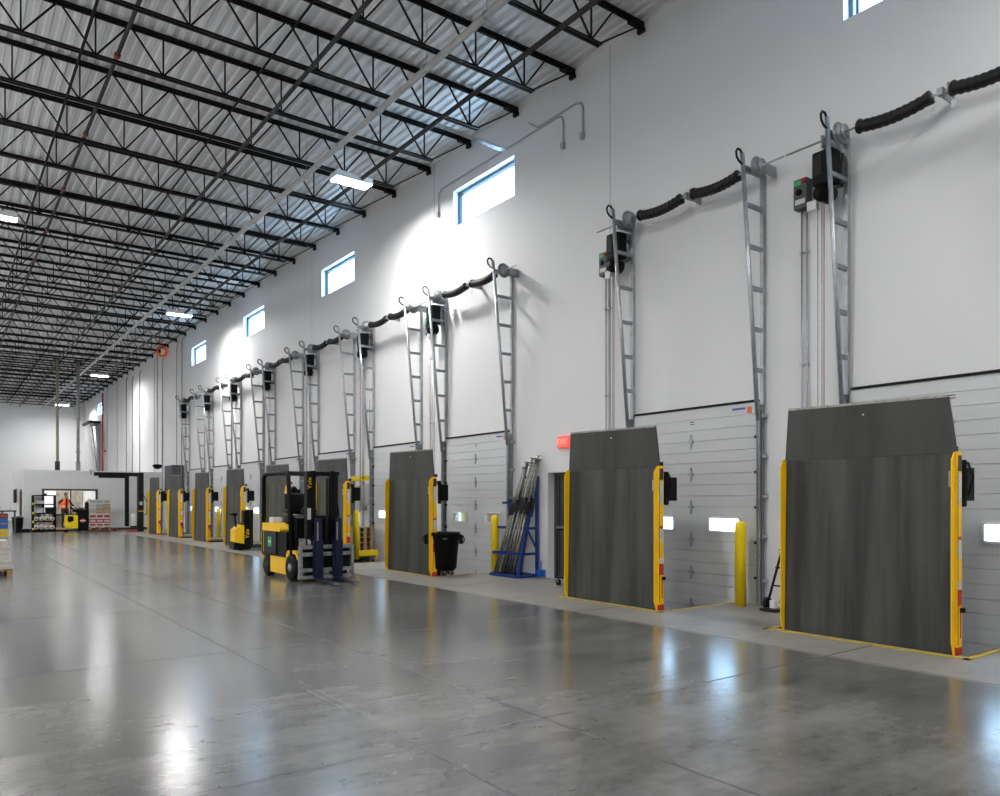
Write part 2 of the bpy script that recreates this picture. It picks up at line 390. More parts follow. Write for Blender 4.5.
struct(MB().box(XL - .2, Y0, -0.56, XL, Y1, 10.05).build('wall_left', M_wall))
# corrugated roof deck, ribs run along Y
mb = MB(); p = 0.2; n = int((XR - XL) / p)
prof = []
for i in range(n + 1):
    x = XR - i * p
    prof += [(x, 9.955), (x - 0.07, 9.955), (x - 0.095, 10.0), (x - 0.175, 10.0)]
vs = [(x, Y0 - .2, z) for x, z in prof] + [(x, Y1 + .2, z) for x, z in prof]; k = len(prof)
mb.add(vs, [(i, i + 1, k + i + 1, k + i) for i in range(k - 1)])
struct(mb.build('ceiling', M_deck))
struct(MB().box(XL - .2, Y0 - .2, 10.05, XR, Y1 + .2, 10.15).build('ceiling_2', M_deck))
# clerestory windows
for i, c in enumerate(WIN):
    wn = bpy.data.objects.new('window_%d' % (i + 1), None); COL.objects.link(wn); wn.location = (WALL + 0.14, c, 8.12); struct(wn)
    a, h = 1.2, 0.865
    f = MB()
    for (y0, y1, z0, z1) in ((-a, a, 0, .05), (-a, a, h - .07, h), (-a, -a + .06, 0, h), (a - .06, a, 0, h)): f.box(0, y0, z0, .08, y1, z1)
    f.box(.01, -a + .06, h - .115, .05, a - .06, h - .09)
    f.box(.02, a - .13, .05, .06, a - .09, h - .07)
    fo = f.build('window_frame', M_wframe, wn)
    MB().box(.04, -a + .05, .04, .046, a - .05, h - .05).build('window_pane', M_glass, wn)
# yellow painted edges of the pits
for c in LEV:
    m_ = MB()
    m_.box(8.10, c - 1.16, .001, 8.19, c + 1.16, .006)
    for s in (-1, 1): m_.box(8.10, c + s * 1.09, .001, WALL, c + s * 1.155, .006)
    o = m_.build('trim_%d' % (LEV.index(c) + 1), M_ystripe); struct(o)

# ------------------------------------------------------------------ sectional dock doors
SEC = [(3.05, 2.52), (2.52, 1.99), (1.99, 1.46), (1.46, 0.93), (0.93, 0.40), (0.40, -0.13), (-0.13, -0.54)]
def make_door(root):
    x0, x1, a = -0.06, -0.012, 1.25
    for (zt, zb) in SEC:
        if zb == 0.93:
            holes = [(s * 0.645 - 0.27, s * 0.645 + 0.27, 1.09, 1.285) for s in (-1, 1)]
            sheet_with_holes(-a, a, zb, zt, holes, lambda y, z: (x0, y, z), lambda y, z: (x1, y, z)).build('door_section', M_door, root)
            for s in (-1, 1):
                y = s * 0.645; fr = MB()
                for q in ((y - .30, y + .30, 1.06, 1.092), (y - .30, y + .30, 1.283, 1.315), (y - .30, y - .268, 1.06, 1.315), (y + .268, y + .30, 1.06, 1.315)):
                    fr.box(x0 - .012, q[0], q[2], x0 + .01, q[1], q[3])
                fo = fr.build('pane_frame', M_white, root)
                MB().box(x0 + .02, y - .27, 1.09, x0 + .026, y + .27, 1.285).build('window_pane', M_glass, fo)
        else:
            # profile with shallow ribs, extruded along Y
            pr = [(x1, zb), (x0 + .012, zb), (x0 + .012, zb + .003), (x0, zb + .008)]; nrib = max(2, round((zt - zb) / .17))
            for q in range(1, nrib):
                z = zb + (zt - zb) * q / nrib; pr += [(x0, z - .008), (x0 + .010, z - .003), (x0 + .010, z + .003), (x0, z + .008)]
            pr += [(x0, zt - .008), (x0 + .012, zt - .003), (x0 + .012, zt), (x1, zt)]
            MB().prism(pr, lambda x, z: (x, -a, z), lambda x, z: (x, a, z)).build('door_section', M_door, root)
    for (zt, zb) in SEC[:-1]:
        hg = MB(); hg.box(x0 - .012, -.022, zb - .075, x0, .022, zb + .075); hg.box(x0 - .03, -.05, zb - .02, x0, .05, zb + .02); hg.box(x0 - .02, -.01, zb - .11, x0, .01, zb + .11)
        hg.build('center_hinge', M_galv, root)
        for s in (-1, 1):
            MB().box(x0 - .03, s * (a - .04), zb - .018, x0, s * (a + .03), zb + .022).build('roller_hinge', M_charc, root)
    MB().box(x0 - .012, -a, 3.05, x1 + .01, a, 3.085).build('top_seal', M_rub, root)
    d = MB(); d.box(x0 - .003, -1.13, 2.87, x0, -.80, 2.985); d.build('warning_sticker', M_decal, root)
    MB().box(x0 - .005, -1.04, 2.955, x0 - .002, -.80, 2.985).build('sticker_heading', M_blued, root)
    MB().box(x0 - .005, -1.15, 2.89, x0 - .001, -1.07, 2.99).build('orange_sticker', M_orange, root)
    for k in range(3): MB().box(x0 - .003, -.02 - .04, 2.80 + k * .035, x0, .02, 2.812 + k * .035).build('vent_mark', M_charc, root) if k < 2 else None
for i, c in enumerate(DOOR):
    r = bpy.data.objects.new('door_%d' % (i + 1), None); COL.objects.link(r); r.location = (WALL, c, 0); struct(r)
    if i == 0: make_door(r); first_door = r
    else:
        for ch in list(first_door.children): copy_tree(ch, r)

# ------------------------------------------------------------------ vertical-lift tracks (one on each side of every door)
def make_track():
    root = thing('vertical_lift_track', '', 'track')
    MB().box(-.065, -.028, 3.0, -.002, .028, 6.50).build('rear_upright', M_galv, root)
    MB().tube([(-.15, 0, 2.75), (-.53, 0, 6.62)], .032, 8).build('slanted_guide_tube', M_galv, root)
    for z in (3.5, 4.1, 4.7, 5.3, 5.9):
        t = (z - 2.75) / 3.87
        MB().bar((-.15 - .38 * t, 0, z), (-.05, 0, z), .045, .06).build('rung', M_galvd, root)
    MB().box(-.52, -.03, 6.38, -.02, .03, 6.45).build('head_bracket', M_galvd, root)
    lo = MB(); lo.box(-.16, -.006, -.50, -.002, .02, 3.0); lo.box(-.16, -.04, -.50, -.145, .02, 2.95); lo.box(-.09, -.03, -.50, -.07, .0, 2.9)
    lo.build('lower_track', M_galvd, root)
    for z in (.35, 1.0, 1.6, 2.2, 2.8): MB().box(-.13, -.075, z, -.002, -.04, z + .05).build('wall_clip', M_galv, root)
    pts = [(-.53, 0, 6.60), (-.58, 0, 6.66), (-.64, 0, 6.66), (-.675, 0, 6.61), (-.665, 0, 6.54), (-.61, 0, 6.49), (-.55, 0, 6.47), (-.45, 0, 6.44)]
    b = MB(); b.tube(pts, .017, 6); b.build('spring_bumper', M_black, root)
    return root
tr = make_track(); used = False
for i, c in enumerate(DOOR):
    for s, side in ((-1, 'right'), (1, 'left')):
        o = tr if not used else copy_tree(tr); used = True
        o.location = (WALL, c + s * 1.32, 0)
        o['label'] = 'galvanised ladder-like vertical lift track at the %s side of the %s dock door' % (side, ORD[i])
        o['group'] = 'vertical lift tracks of the dock doors'

# ------------------------------------------------------------------ torsion spring shafts
def make_shaft():
    root = thing('torsion_spring_shaft', '', 'spring shaft')
    x, z = -.35, 6.42
    MB().tube([(x, -1.88, z), (x, 1.90, z)], .016, 8).build('shaft', M_galv, root)
    for (a, b) in ((-1.13, -.27), (-.04, .86)):
        pts = []; rs = []; n = 44
        for k in range(n + 1):
            t = k / n; pts.append((x, a + (b - a) * t, z - .055 * (1 - (2 * t - 1) ** 2) - .005))
            rs.append(.074 + (.008 if (k // 2) % 2 else 0) + (.012 if k in (0, 1, n - 1, n) else 0))
        MB().tube(pts, rs, 14).build('spring', M_sleeve, root)
    cb = MB(); cb.box(x - .02, -.165, z - .06, -.002, -.15, z + .04); cb.box(x - .05, -.19, z - .04, x + .05, -.12, z + .04); cb.box(x - .045, -.25, z - .07, x + .045, -.235, z + .07)
    cb.build('center_bracket', M_galvd, root)
    for y in (-1.45, 1.12):
        d = MB(); d.disc((x, y, z), (0, 1, 0), .15, .02, 28); d.tube([(x, y, z), (x, y - .07, z)], [.14, .09], 28); d.disc((x, y - .08, z), (0, 1, 0), .10, .02, 24)
        d.build('cable_drum', M_galvd, root)
    for y in (-1.52, 1.35): MB().box(x - .04, y - .012, z - .10, -.002, y + .012, z + .06).build('bearing_plate', M_galvd, root)
    for y, zz in ((-.06, -.16), (-.30, -.15)): MB().box(x - .02, y - .03, z + zz - .09, x - .017, y + .03, z + zz).build('tag', M_decal, root)
    return root
sh = make_shaft()
for i, c in enumerate(DOOR):
    o = sh if i == 0 else copy_tree(sh); o.location = (WALL, c + (.13 if i == 0 else 0), 0)
    o['label'] = 'black torsion springs on a steel shaft above the %s dock door' % ORD[i]; o['group'] = 'torsion spring shafts above the dock doors'

# ------------------------------------------------------------------ motor operators and control boxes left of every door
def make_operator():
    root = thing('door_operator', '', 'motor operator')
    MB().box(-.40, -.16, -.02, -.16, .13, .43, bev=.03).build('housing', M_plas, root)
    MB().box(-.412, -.02, .10, -.40, .11, .37).build('cover', M_charc, root)
    m = MB(); m.disc((-.31, -.02, -.14), (1, 0, 0), .115, .22, 20); m.disc((-.43, -.02, -.14), (1, 0, 0), .06, .04, 16); m.build('motor', M_plas, root)
    b = MB(); b.box(-.24, -.10, .36, -.002, .10, .46); b.box(-.24, -.10, .0, -.002, .10, .06); b.box(-.02, -.08, .0, -.002, .08, .46); b.build('wall_bracket', M_galvd, root)
    MB().box(-.30, .12, -.30, -.20, .26, -.17).build('junction_box', M_white, root)
    for y, m_ in ((-.03, M_copper), (.0, M_worn), (.06, M_worn)):
        MB().tube([(-.36, y, -.25), (-.36, y, -4.6)], .006, 5).build('hand_chain', m_, root)
    return root
op = make_operator()
def make_control():
    root = thing('control_box', '', 'control box')
    MB().box(-.18, -.10, 0, -.03, .10, .42, bev=.01).build('case', M_grey, root)
    MB().box(-.186, -.02, .33, -.18, .09, .40).build('green_label', M_green, root)
    MB().box(-.186, -.08, .06, -.18, .07, .13).build('white_label', M_decal, root)
    MB().disc((-.19, .01, .23), (1, 0, 0), .045, .03, 14).build('dial', M_plas, root)
    MB().disc((-.20, -.075, .37), (1, 0, 0), .03, .05, 12).build('red_button', M_red, root)
    for y, z1 in ((-.03, -5.66), (.05, -5.66)):
        t = MB(); t.tube([(-.05, y, 0), (-.05, y, z1)], .013, 6)
        for zz in (-.6, -2.2, -3.6): t.box(-.075, y - .022, zz, -.012, y + .022, zz + .03)
        t.build('conduit', M_galv, root)
    return root
cbx = make_control()
for i, c in enumerate(DOOR):
    o = op if i == 0 else copy_tree(op); o.location = (WALL, c + 1.49, 5.85)
    o['label'] = 'black motor operator mounted high beside the left track of the %s dock door' % ORD[i]; o['group'] = 'door operators'
    o = cbx if i == 0 else copy_tree(cbx); o.location = (WALL, c + 1.93, 5.68)
    o['label'] = 'small grey control box high on the wall left of the %s dock door' % ORD[i]; o['group'] = 'door control boxes'

# ------------------------------------------------------------------ dock levelers stored upright
def make_leveler():
    root = thing('dock_leveler', '', 'dock leveler')
    W = 0.95
    MB().prism([(-.0, .0), (.04, 2.04), (.075, 2.04), (.04, 0.0)], lambda x, z: (x, -W, z), lambda x, z: (x, W, z)).build('deck_plate', M_tread, root)
    lip = MB()
    q = [(-W - .02, 2.045), (W + .02, 2.045), (W - .02, 2.65), (-W + .06, 2.62)]
    lip.prism(q, lambda y, z: (.040 + (z - 2.045) * .0, y, z), lambda y, z: (.060 + (z - 2.045) * .0, y, z)); lo = lip.build('lip_plate', M_lip, root)
    MB().prism([(-W + .06, 2.62), (W - .02, 2.65), (W - .025, 2.675), (-W + .065, 2.645)], lambda y, z: (.036, y, z), lambda y, z: (.065, y, z)).build('worn_edge', M_worn, lo)
    MB().disc((.038, -.0, 2.52), (1, 0, 0), .009, .012, 10).build('lift_hole', M_white, lo)
    hb = MB(); hb.tube([(.065, -W, 2.05), (.065, W, 2.05)], .014, 8); hb.build('hinge_rod', M_lip, root)
    rb = MB()
    for y in (-.7, -.35, 0, .35, .7): rb.box(.05, y - .03, .05, .20, y + .03, 1.98)
    rb.box(.05, -W, 1.9, .17, W, 1.98); rb.build('stiffening_beam', M_charc, root)
    for s, nm in ((-1, 'right'), (1, 'left')):
        yy = s * (W + .005)
        g = MB()
        g.prism([(-.07, .13), (-.025, .0), (.10, .0), (.10, 2.05), (-.01, 2.05), (-.07, 1.97)], lambda x, z: (x, yy, z), lambda x, z: (x, yy + s * .012, z))
        go = g.build('side_guard', M_yel, root)
        b = MB(); b.box(.0, yy + s * .012, .06, .105, yy + s * .032, 2.06); b.build('guard_post', M_yel, go)
        MB().box(-.004, yy + s * .010, .0, .108, yy + s * .035, .08).build('red_foot', M_red, go)
        if s == -1:
            yo = yy - .032
            def dec(n, x0, x1, z0, z1, m_): MB().box(x0, yo - .003, z0, x1, yo, z1).build(n, m_, go)
            dec('pictogram_decal', .02, .095, 1.86, 2.02, M_decald); dec('instruction_decal', .02, .09, 1.52, 1.84, M_decal)
            dec('warning_decal', .02, .09, .98, 1.16, M_decal); dec('warning_heading', .02, .09, 1.165, 1.20, M_red)
            dec('red_band', .008, .102, .50, .66, M_red); dec('white_band', .008, .102, .67, .74, M_decal)
            dec('red_lever', .06, .08, .17, .45, M_red)
            dec('black_slot', .012, .02, .10, 1.9, M_decald)
            MB().box(.06, yo - .03, .43, .115, yo, .475).build('latch', M_plas, go)
            MB().box(-.080, yy + .012, 1.70, -.03, yy + .015, 1.86).build('side_decal', M_decal, go)
            pass
            bx = MB(); bx.box(.17, yo - .01, 1.56, .38, yo + .03, 1.90, bev=.008); bo = bx.build('dock_lamp', M_plas, root)
            k = MB(); k.box(.15, yo - .01, 1.50, .21, yo + .05, 1.98, bev=.015); k.tube([(.17, yo - .03, 1.95), (.25, yo - .05, 1.8), (.18, yo - .03, 1.62)], .012, 6); k.build('lamp_arm', M_rub, bo)
            MB().box(.10, yy + .02, 2.05, .16, yy + .07, 2.12, bev=.01).build('pin_lug', M_charc, root)
    MB().box(.16, -W - .04, -.5, 1.4, -W + .02, -.06).build('frame_beam', M_charc, root)
    MB().box(.16, W - .02, -.5, 1.4, W + .04, -.06).build('frame_beam', M_charc, root)
    return root
lv = make_leveler()
for i, c in enumerate(LEV):
    o = lv if i == 0 else copy_tree(lv); o.location = (LEVX[i], c, 0)
    o['label'] = 'upright grey tread-plate dock leveler with yellow side guards, the %s' % ORD[i] if i < 8 else 'upright grey dock leveler with yellow side guards, farthest, beside the black wrapper post'
    o['group'] = 'stored dock levelers'

# ------------------------------------------------------------------ bollards
def make_bollard(h=1.26, r=.082):
    o = MB().lathe([(r, 0), (r, h - .075), (r * .95, h - .04), (r * .75, h - .013), (r * .4, h - .002), (.002, h)], 24).build('bollard', M_yel2)
    return o
b0 = make_bollard(); BL = {0: 'between the first two doors, nearest', 1: 'right of the second door', 2: 'right of the third door, beside the load bar rack', 5: 'in front of the sixth door', 6: 'in front of the seventh door', 7: 'in front of the eighth door', 8: 'in front of the farthest door'}
first = True
for i in (1, 2, 4, 5, 6, 7, 8):
    o = b0 if first else b0.copy()
    if not first: COL.objects.link(o)
    first = False
    o.location = (9.57, DOOR[i] - (1.18 if i < 6 else .68), 0)
    tag(o, 'round-topped yellow bollard standing at the right edge of the %s dock door' % ORD[i], 'bollard', 'dock door bollards')
# L-shaped guards
def l_guard(loc, label):
    t = thing('corner_guard', label, 'guard rail', loc, 0, 'yellow corner guards')
    MB().lathe([(.08, 0), (.08, 1.26), (.06, 1.29), (.02, 1.31)], 20).build('post', M_yel2, t)
    MB().box(.05, -.06, .09, .62, .06, .24, bev=.01).build('low_rail', M_yel2, t)
    MB().box(.56, -.05, 0, .62, .05, .10).build('rail_foot', M_yel2, t)
    return t
l_guard((8.95, 18.52, 0), 'yellow post with low rail guarding wall boxes between fourth and fifth doors')
l_guard((8.75, 26.15 - 1.7, 0), 'yellow post with low rail beside the walk-behind stacker')

# ------------------------------------------------------------------ wall equipment between doors
def wallbox(name, label, cat, y, z0, z1, wd, m_, dep=.16, group=None, x=WALL):
    t = thing(name, label, cat, (x, y, 0), 0, group)
    MB().box(-dep, -wd / 2, z0, -.002, wd / 2, z1, bev=.008).build('case', m_, t)
    MB().box(-dep - .008, -wd / 2 + .03, z0 + .03, -dep, wd / 2 - .03, z1 - .03).build('cover', m_, t)
    MB().tube([(-.06, 0, z1), (-.06, 0, z1 + 2.4)], .014, 6).build('conduit', M_galv, t)
    return t
for i, (y, nm) in enumerate(((6.30, 'second'), (12.62, 'third'))): pass
wallbox('fuse_box', 'pale grey electrical box behind the yellow corner guard, left one', 'panel', 20.05, 1.30, 2.0, .34, M_lgrey, .18, 'wall panels by the corner guard')
wallbox('fuse_box', 'pale grey electrical box behind the yellow corner guard, right one', 'panel', 19.6, 1.42, 2.05, .26, M_lgrey, .14, 'wall panels by the corner guard')
t = thing('guard_bar', 'yellow horizontal bar on the wall above the grey panels by the corner guard', 'rail', (WALL, 19.85, 2.17))
MB().box(-.36, -.4, 0, -.30, .35, .07).build('bar', M_yel2, t); MB().box(-.36, .30, -.04, -.002, .35, .10).build('arm', M_yel2, t); MB().box(-.36, -.4, -.04, -.002, -.35, .10).build('arm', M_yel2, t)
# wooden pallets on edge
def pallet(name, label, loc, rz=0, M=None, L_=1.2, W_=1.0, group=None):
    t = thing(name, label, 'pallet', loc, rz, group)
    for k in range(7):
        y = -W_ / 2 + .05 + k * (W_ - .1) / 6; MB().box(-L_ / 2, y - .05, .115, L_ / 2, y + .05, .137, M=M).build('deck_board', M_wood, t)
    for x in (-L_ / 2 + .05, 0, L_ / 2 - .05):
        MB().box(x - .05, -W_ / 2, .02, x + .05, W_ / 2, .115, M=M).build('stringer', M_wood, t)
        MB().box(x - .055, -W_ / 2, 0, x + .055, W_ / 2, .02, M=M).build('bottom_board', M_wood, t)
    return t
for k in range(6):
    pallet('wooden_pallet', 'wooden pallet in the stack behind the corner guard, %s from the bottom' % ['first', 'second', 'third', 'fourth', 'fifth', 'sixth'][k], (9.55, 19.55, .002 + k * .139), 0, None, .5, .7, group='pallets stacked behind the corner guard')
# load bar rack
t = thing('load_bar_rack', 'blue steel rack holding leaning load bars against the wall', 'rack', (0, 0, 0))
yr, yl, xf, xb = 12.08, 12.98, 9.36, 9.88
b = MB()
for q in ((xf, yr, xf, yl), (xb, yr, xb, yl)): b.bar((q[0], q[1], .03), (q[2], q[3], .03), .06, .06)
for y in (yr, (yr + yl) / 2, yl): b.bar((xf, y, .03), (xb, y, .03), .06, .06)
b.box(xf, yr, .01, xb, yl, .022)
b.build('base_frame', M_blue, t)
for y in (yr, yl):
    s_ = MB(); s_.bar((xb, y, 0), (xb, y, 2.06 if y == yr else 1.62), .055, .055); so = s_.build('upright', M_blue, t)
    s_ = MB(); s_.bar((xf + .02 if y == yr else xb - .12, y, .05), (xb - .01, y, 2.03 if y == yr else 1.6), .055, .055); s_.bar((xb, y, .55), (xf + .26 if y == yr else xb - .06, y, 1.0), .03, .03); s_.build('slanted_strut', M_blue, t)
for z, xx in ((.48, xf + .10), (1.0, xf + .24), (1.52, xf + .36)):
    h = MB(); h.bar((xx, yr, z), (xx, yl + .05, z), .045, .05); h.bar((xx, yr, z), (xb, yr, z), .045, .05); h.bar((xx, yl, z), (xb, yl, z), .045, .05); h.build('cross_rail', M_blue, t)
MB().box(xb - .1, yr - .02, 2.02, xb + .02, yr + .3, 2.07).build('top_bar', M_blue, t)
# dust pan and brush hung low
t = thing('dustpan', 'small bright blue lidded dustpan beside the foot of the load bar rack', 'dustpan', (9.84, 11.93, 0))
MB().box(-.05, -.07, .02, .09, .06, .16, bev=.02).build('pan', mat('bright_blue_plastic', (.02, .13, .6), .4), t)
MB().tube([(.0, 0, .15), (.03, 0, .34)], .012, 8).build('handle', mat('bright_blue_plastic', (.02, .13, .6), .4), t)
# load bars
def make_bar(Lb):
    root = thing('load_bar', '', 'load bar')
    MB().tube([(0, 0, .03), (0, 0, Lb * .62)], .024, 8).build('outer_tube', M_bar, root)
    MB().tube([(0, 0, Lb * .6), (0, 0, Lb - .03)], .019, 8).build('inner_tube', M_worn, root)
    for z in (0, Lb - .04): MB().box(-.05, -.03, z, .05, .03, z + .03, bev=.006).build('end_pad', M_rub if z == 0 else M_bar, root)
    k = MB(); k.box(-.03, -.035, Lb * .55, .05, .035, Lb * .66); k.bar((.03, 0, Lb * .64), (.08, 0, Lb * .50), .025, .02); k.build('ratchet', M_charc, root)
    return root
lb0 = make_bar(2.46)
WD = ['first', 'second', 'third', 'fourth', 'fifth', 'sixth', 'seventh', 'eighth', 'ninth', 'tenth', 'eleventh', 'twelfth', 'thirteenth', 'fourteenth', 'fifteenth']
nb = 14
for k in range(nb):
    o = lb0 if k == 0 else copy_tree(lb0)
    row = k % 2
    y = yl - .06 - k * (yl - yr - .22) / (nb - 1); x = xf + .05 + .16 * row + random.uniform(-.01, .02)
    ty = 12.36 - .44 * k / (nb - 1) + random.uniform(-.06, .06); tx = xf + .40 + .06 * row
    d = Vector((tx - x, ty - y, 2.3)).normalized()
    o.rotation_euler = d.to_track_quat('Z', 'Y').to_euler(); o.rotation_euler.rotate_axis('Z', random.uniform(-.6, .6))
    o.location = (x, y, .045)
    o.scale = (1, 1, random.uniform(.93, 1.03))
    o['label'] = 'worn grey steel load bar leaning on the blue rack, %s counted from the left' % WD[k]; o['group'] = 'load bars on the blue rack'

# trash can on dolly
TX, TY = 8.58, 13.60
t = thing('caster_dolly', 'black round caster dolly under the black trash can', 'dolly', (TX, TY, 0))
MB().lathe([(.22, .095), (.24, .10), (.24, .125), (.22, .13)], 24).build('platform', M_plas, t)
for a in range(5):
    aa = a * 2 * PI / 5 + .4; x, y = .19 * math.cos(aa), .19 * math.sin(aa)
    cs = MB(); cs.disc((x, y, .038), (math.sin(aa), -math.cos(aa), 0), .038, .028, 14); co = cs.build('wheel', M_rub, t)
    MB().box(x - .022, y - .022, .04, x + .022, y + .022, .10).build('caster_fork', M_chrome, t)
t = thing('trash_can', 'black round plastic trash can on casters in front of the third dock door', 'trash can', (TX, TY, .13)); t.scale = (1.1, 1.1, 1.0)
MB().lathe([(.235, 0), (.25, .02), (.295, .62), (.305, .64), (.31, .70), (.325, .71), (.325, .76), (.31, .775), (.285, .77), (.27, .55), (.24, .05), (.01, .04)], 28).build('can_body', M_plas, t)
for a in (-.57, -.57 + PI):
    Mx = Matrix.Rotation(a, 4, 'Z'); hh = MB(); hh.box(.30, -.07, .52, .37, .07, .72, M=Mx, bev=.015); hh.tube([(.37, -.05, .54), (.40, -.05, .62), (.37, -.05, .70)], .012, 6, M=Mx); hh.build('handle', M_plas, t)
MB().box(-.08, -.312, .63, .0, -.30, .66, M=Matrix.Rotation(-.35, 4, 'Z')).build('maker_plate', M_grey, t)

# man door with frame, exit sign
r = bpy.data.objects.new('door_10', None); COL.objects.link(r); r.location = (WALL, (MANY0 + MANY1) / 2, 0); struct(r)
hw = (MANY1 - MANY0) / 2
MB().box(.20, -hw + .04, .01, .245, hw - .04, 2.08).build('door_leaf', M_navyd, r)
f = MB()
for s in (-1, 1): f.box(.17, s * hw, 0, .25, s * (hw - .045), 2.13)
f.box(.17, -hw, 2.08, .25, hw, 2.13); f.build('door_frame', M_grey, r)
for y in (.34, .22, .1): MB().box(.19, y - .012, .05, .20, y + .012, 2.05).build('leaf_rib', M_charc, r)
MB().box(.14, -hw + .1, 1.0, .19, hw - .1, 1.05).build('push_bar', M_galvd, r)
t = thing('exit_sign', 'red glowing exit sign on the white wall above the man door', 'sign', (WALL, 11.28, 2.60))
MB().box(-.08, -.16, 0, -.005, .16, .24, bev=.012).build('sign_box', M_exit, t)
text_mesh('sign_lettering', 'EXIT', .15, M_exitl, t, face_negx(-.082, 0, .12))
MB().box(-.05, .16, .10, -.01, .23, .16, bev=.01).build('side_bracket', M_white, t)
# hand cart half hidden behind second leveler
t = thing('hand_cart', 'dark hand cart half hidden behind the second dock leveler by the man door', 'cart', (9.42, 10.38, 0))
MB().box(-.25, -.40, .13, .25, .33, .17).build('platform', M_charc, t)
for x in (-.2, .2): MB().tube([(x, .30, .15), (x, .30, 1.03)], .016, 8).build('handle_post', M_black, t)
MB().tube([(-.2, .30, 1.03), (.2, .30, 1.03)], .018, 8).build('push_handle', M_black, t)
for x in (-.2, .2):
    for y in (-.32, .27):
        MB().disc((x, y, .06), (1, 0, 0), .06, .035, 16).build('caster', M_rub, t)
        MB().box(x - .025, y - .02, .06, x + .025, y + .02, .13).build('caster_fork', M_chrome, t)

# leaning dark broom handles + folded dolly beside second door
t = thing('folded_hand_truck', 'dark folded hand truck leaning on wall between first two dock doors', 'hand truck', (9.70, 6.34, 0))
for y in (-.10, .10): MB().tube([(-.18, y, .12), (.16, y * .6, .98)], .018, 8).build('rail', M_black, t)
MB().tube([(.16, -.06, .98), (.17, 0, 1.03), (.16, .06, .98)], .016, 8).build('handle', M_black, t)
c_ = MB();
for z in (.35, .6, .85): c_.bar((-.18 + .39 * (z - .12), -.1, z), (-.18 + .39 * (z - .12), .1, z), .03, .02)
c_.build('cross_bar', M_black, t)
MB().box(-.34, -.13, .01, -.16, .13, .04).build('toe_plate', M_charc, t)
for y in (-.15, .15): MB().disc((-.12, y, .09), (0, 1, 0), .09, .04, 16).build('wheel', M_rub, t)
MB().box(-.26, -.06, .05, -.19, .02, .16).build('white_block', M_white, t)

# high wall conduits near the first clerestory windows
def conduit(name, label, pts, r=.018, m_=None, boxes=(), group=None):
    t = thing(name, label, 'conduit', pts[0], 0, group); o0 = Vector(pts[0])
    MB().tube([Vector(p) - o0 for p in pts], r, 6).build('pipe', m_ or M_lgrey, t)
    for bpt in boxes:
        q = Vector(bpt) - o0; MB().box(q.x - .05, q.y - .04, q.z - .07, q.x + .025, q.y + .04, q.z + .05).build('outlet_box', M_lgrey, t)
    return t
X = WALL - .03
conduit('electrical_conduit', 'thin grey conduit bending down from the roof edge right of the window', [(X, 12.4, 9.45), (X, 12.1, 9.24), (X, 10.95, 9.24), (X, 10.80, 9.2), (X, 10.75, 9.1), (X, 10.75, 8.6)], boxes=[(X, 10.75, 8.55)])
conduit('electrical_conduit', 'thin grey conduit looping above the third door window to a small box', [(X, 15.95, 8.66), (X, 15.95, 9.1), (X, 15.8, 9.2), (X, 11.5, 9.2), (X, 11.35, 9.15), (X, 11.31, 9.05), (X, 11.31, 8.62)], boxes=[(X, 15.95, 8.62), (X, 11.31, 8.57)])
Yc = [40.3, 41.3, 44.4, 46.3, 50.2, 52.4, 54.3, 57.4, 61.2]
tops = [9.6, 9.5, 9.2, 9.4, 9.3, 9.2, 9.4, 9.5, 9.5]
for k, (y, z) in enumerate(zip(Yc, tops)):
    m_ = [M_galv, M_galv, M_galv, M_lgrey, M_tan, M_tan, M_brown, M_lgrey, M_lgrey][k]
    conduit('vertical_conduit', 'slim vertical conduit on the far dock wall, %s past the last dock door' % WD[k], [(X - .04, y, .0 if y < 45 else 3.14), (X - .04, y, z), (X - .04, y - .35, z + .15)], .03 if k in (0, 4, 5, 2) else .02, m_, group='conduits on the far dock wall',
            boxes=[(X, y, 5.0)] if k in (0, 5) else ())
t = thing('fire_riser_pipe', 'red vertical fire pipe on the far dock wall above the office', 'pipe', (WALL - .15, 62.6, 0))
MB().tube([(0, 0, .0), (0, 0, 9.5)], .06, 10).build('pipe', M_red, t)
MB().tube([(0, 0, 5.2), (-.0, -1.1, 5.2)], .07, 10).build('branch', M_red, t)
t = thing('raised_dock_door', 'tall white raised door panel in slanted tracks on the far dock wall', 'door', (WALL, 65.4, 0))
MB().prism([(-.35, 3.3), (-.30, 3.3), (-.75, 7.35), (-.80, 7.35)], lambda x, z: (x, -1.25, z), lambda x, z: (x, 1.25, z)).build('door_panel', M_white, t)
for s in (-1, 1): MB().bar((-.25, s * 1.5, 3.2), (-.72, s * 1.5, 7.6), .1, .1).build('track', M_galvd, t)
MB().box(-.9, -1.6, 7.4, -.1, 1.6, 7.55).build('head_beam', M_charc, t)
t = thing('hose_reel', 'orange round coil high on the dock wall near the roof, past the last window', 'hose coil', (WALL - .06, 43.4, 9.55))
ring = [(.24 * math.cos(a) - .26, 0, .24 * math.sin(a)) for a in [k * 2 * PI / 20 for k in range(21)]]
MB().tube(ring, .07, 8).build('coil', mat('orange_hose', (.8, .12, .02), .5, emit=.1), t)
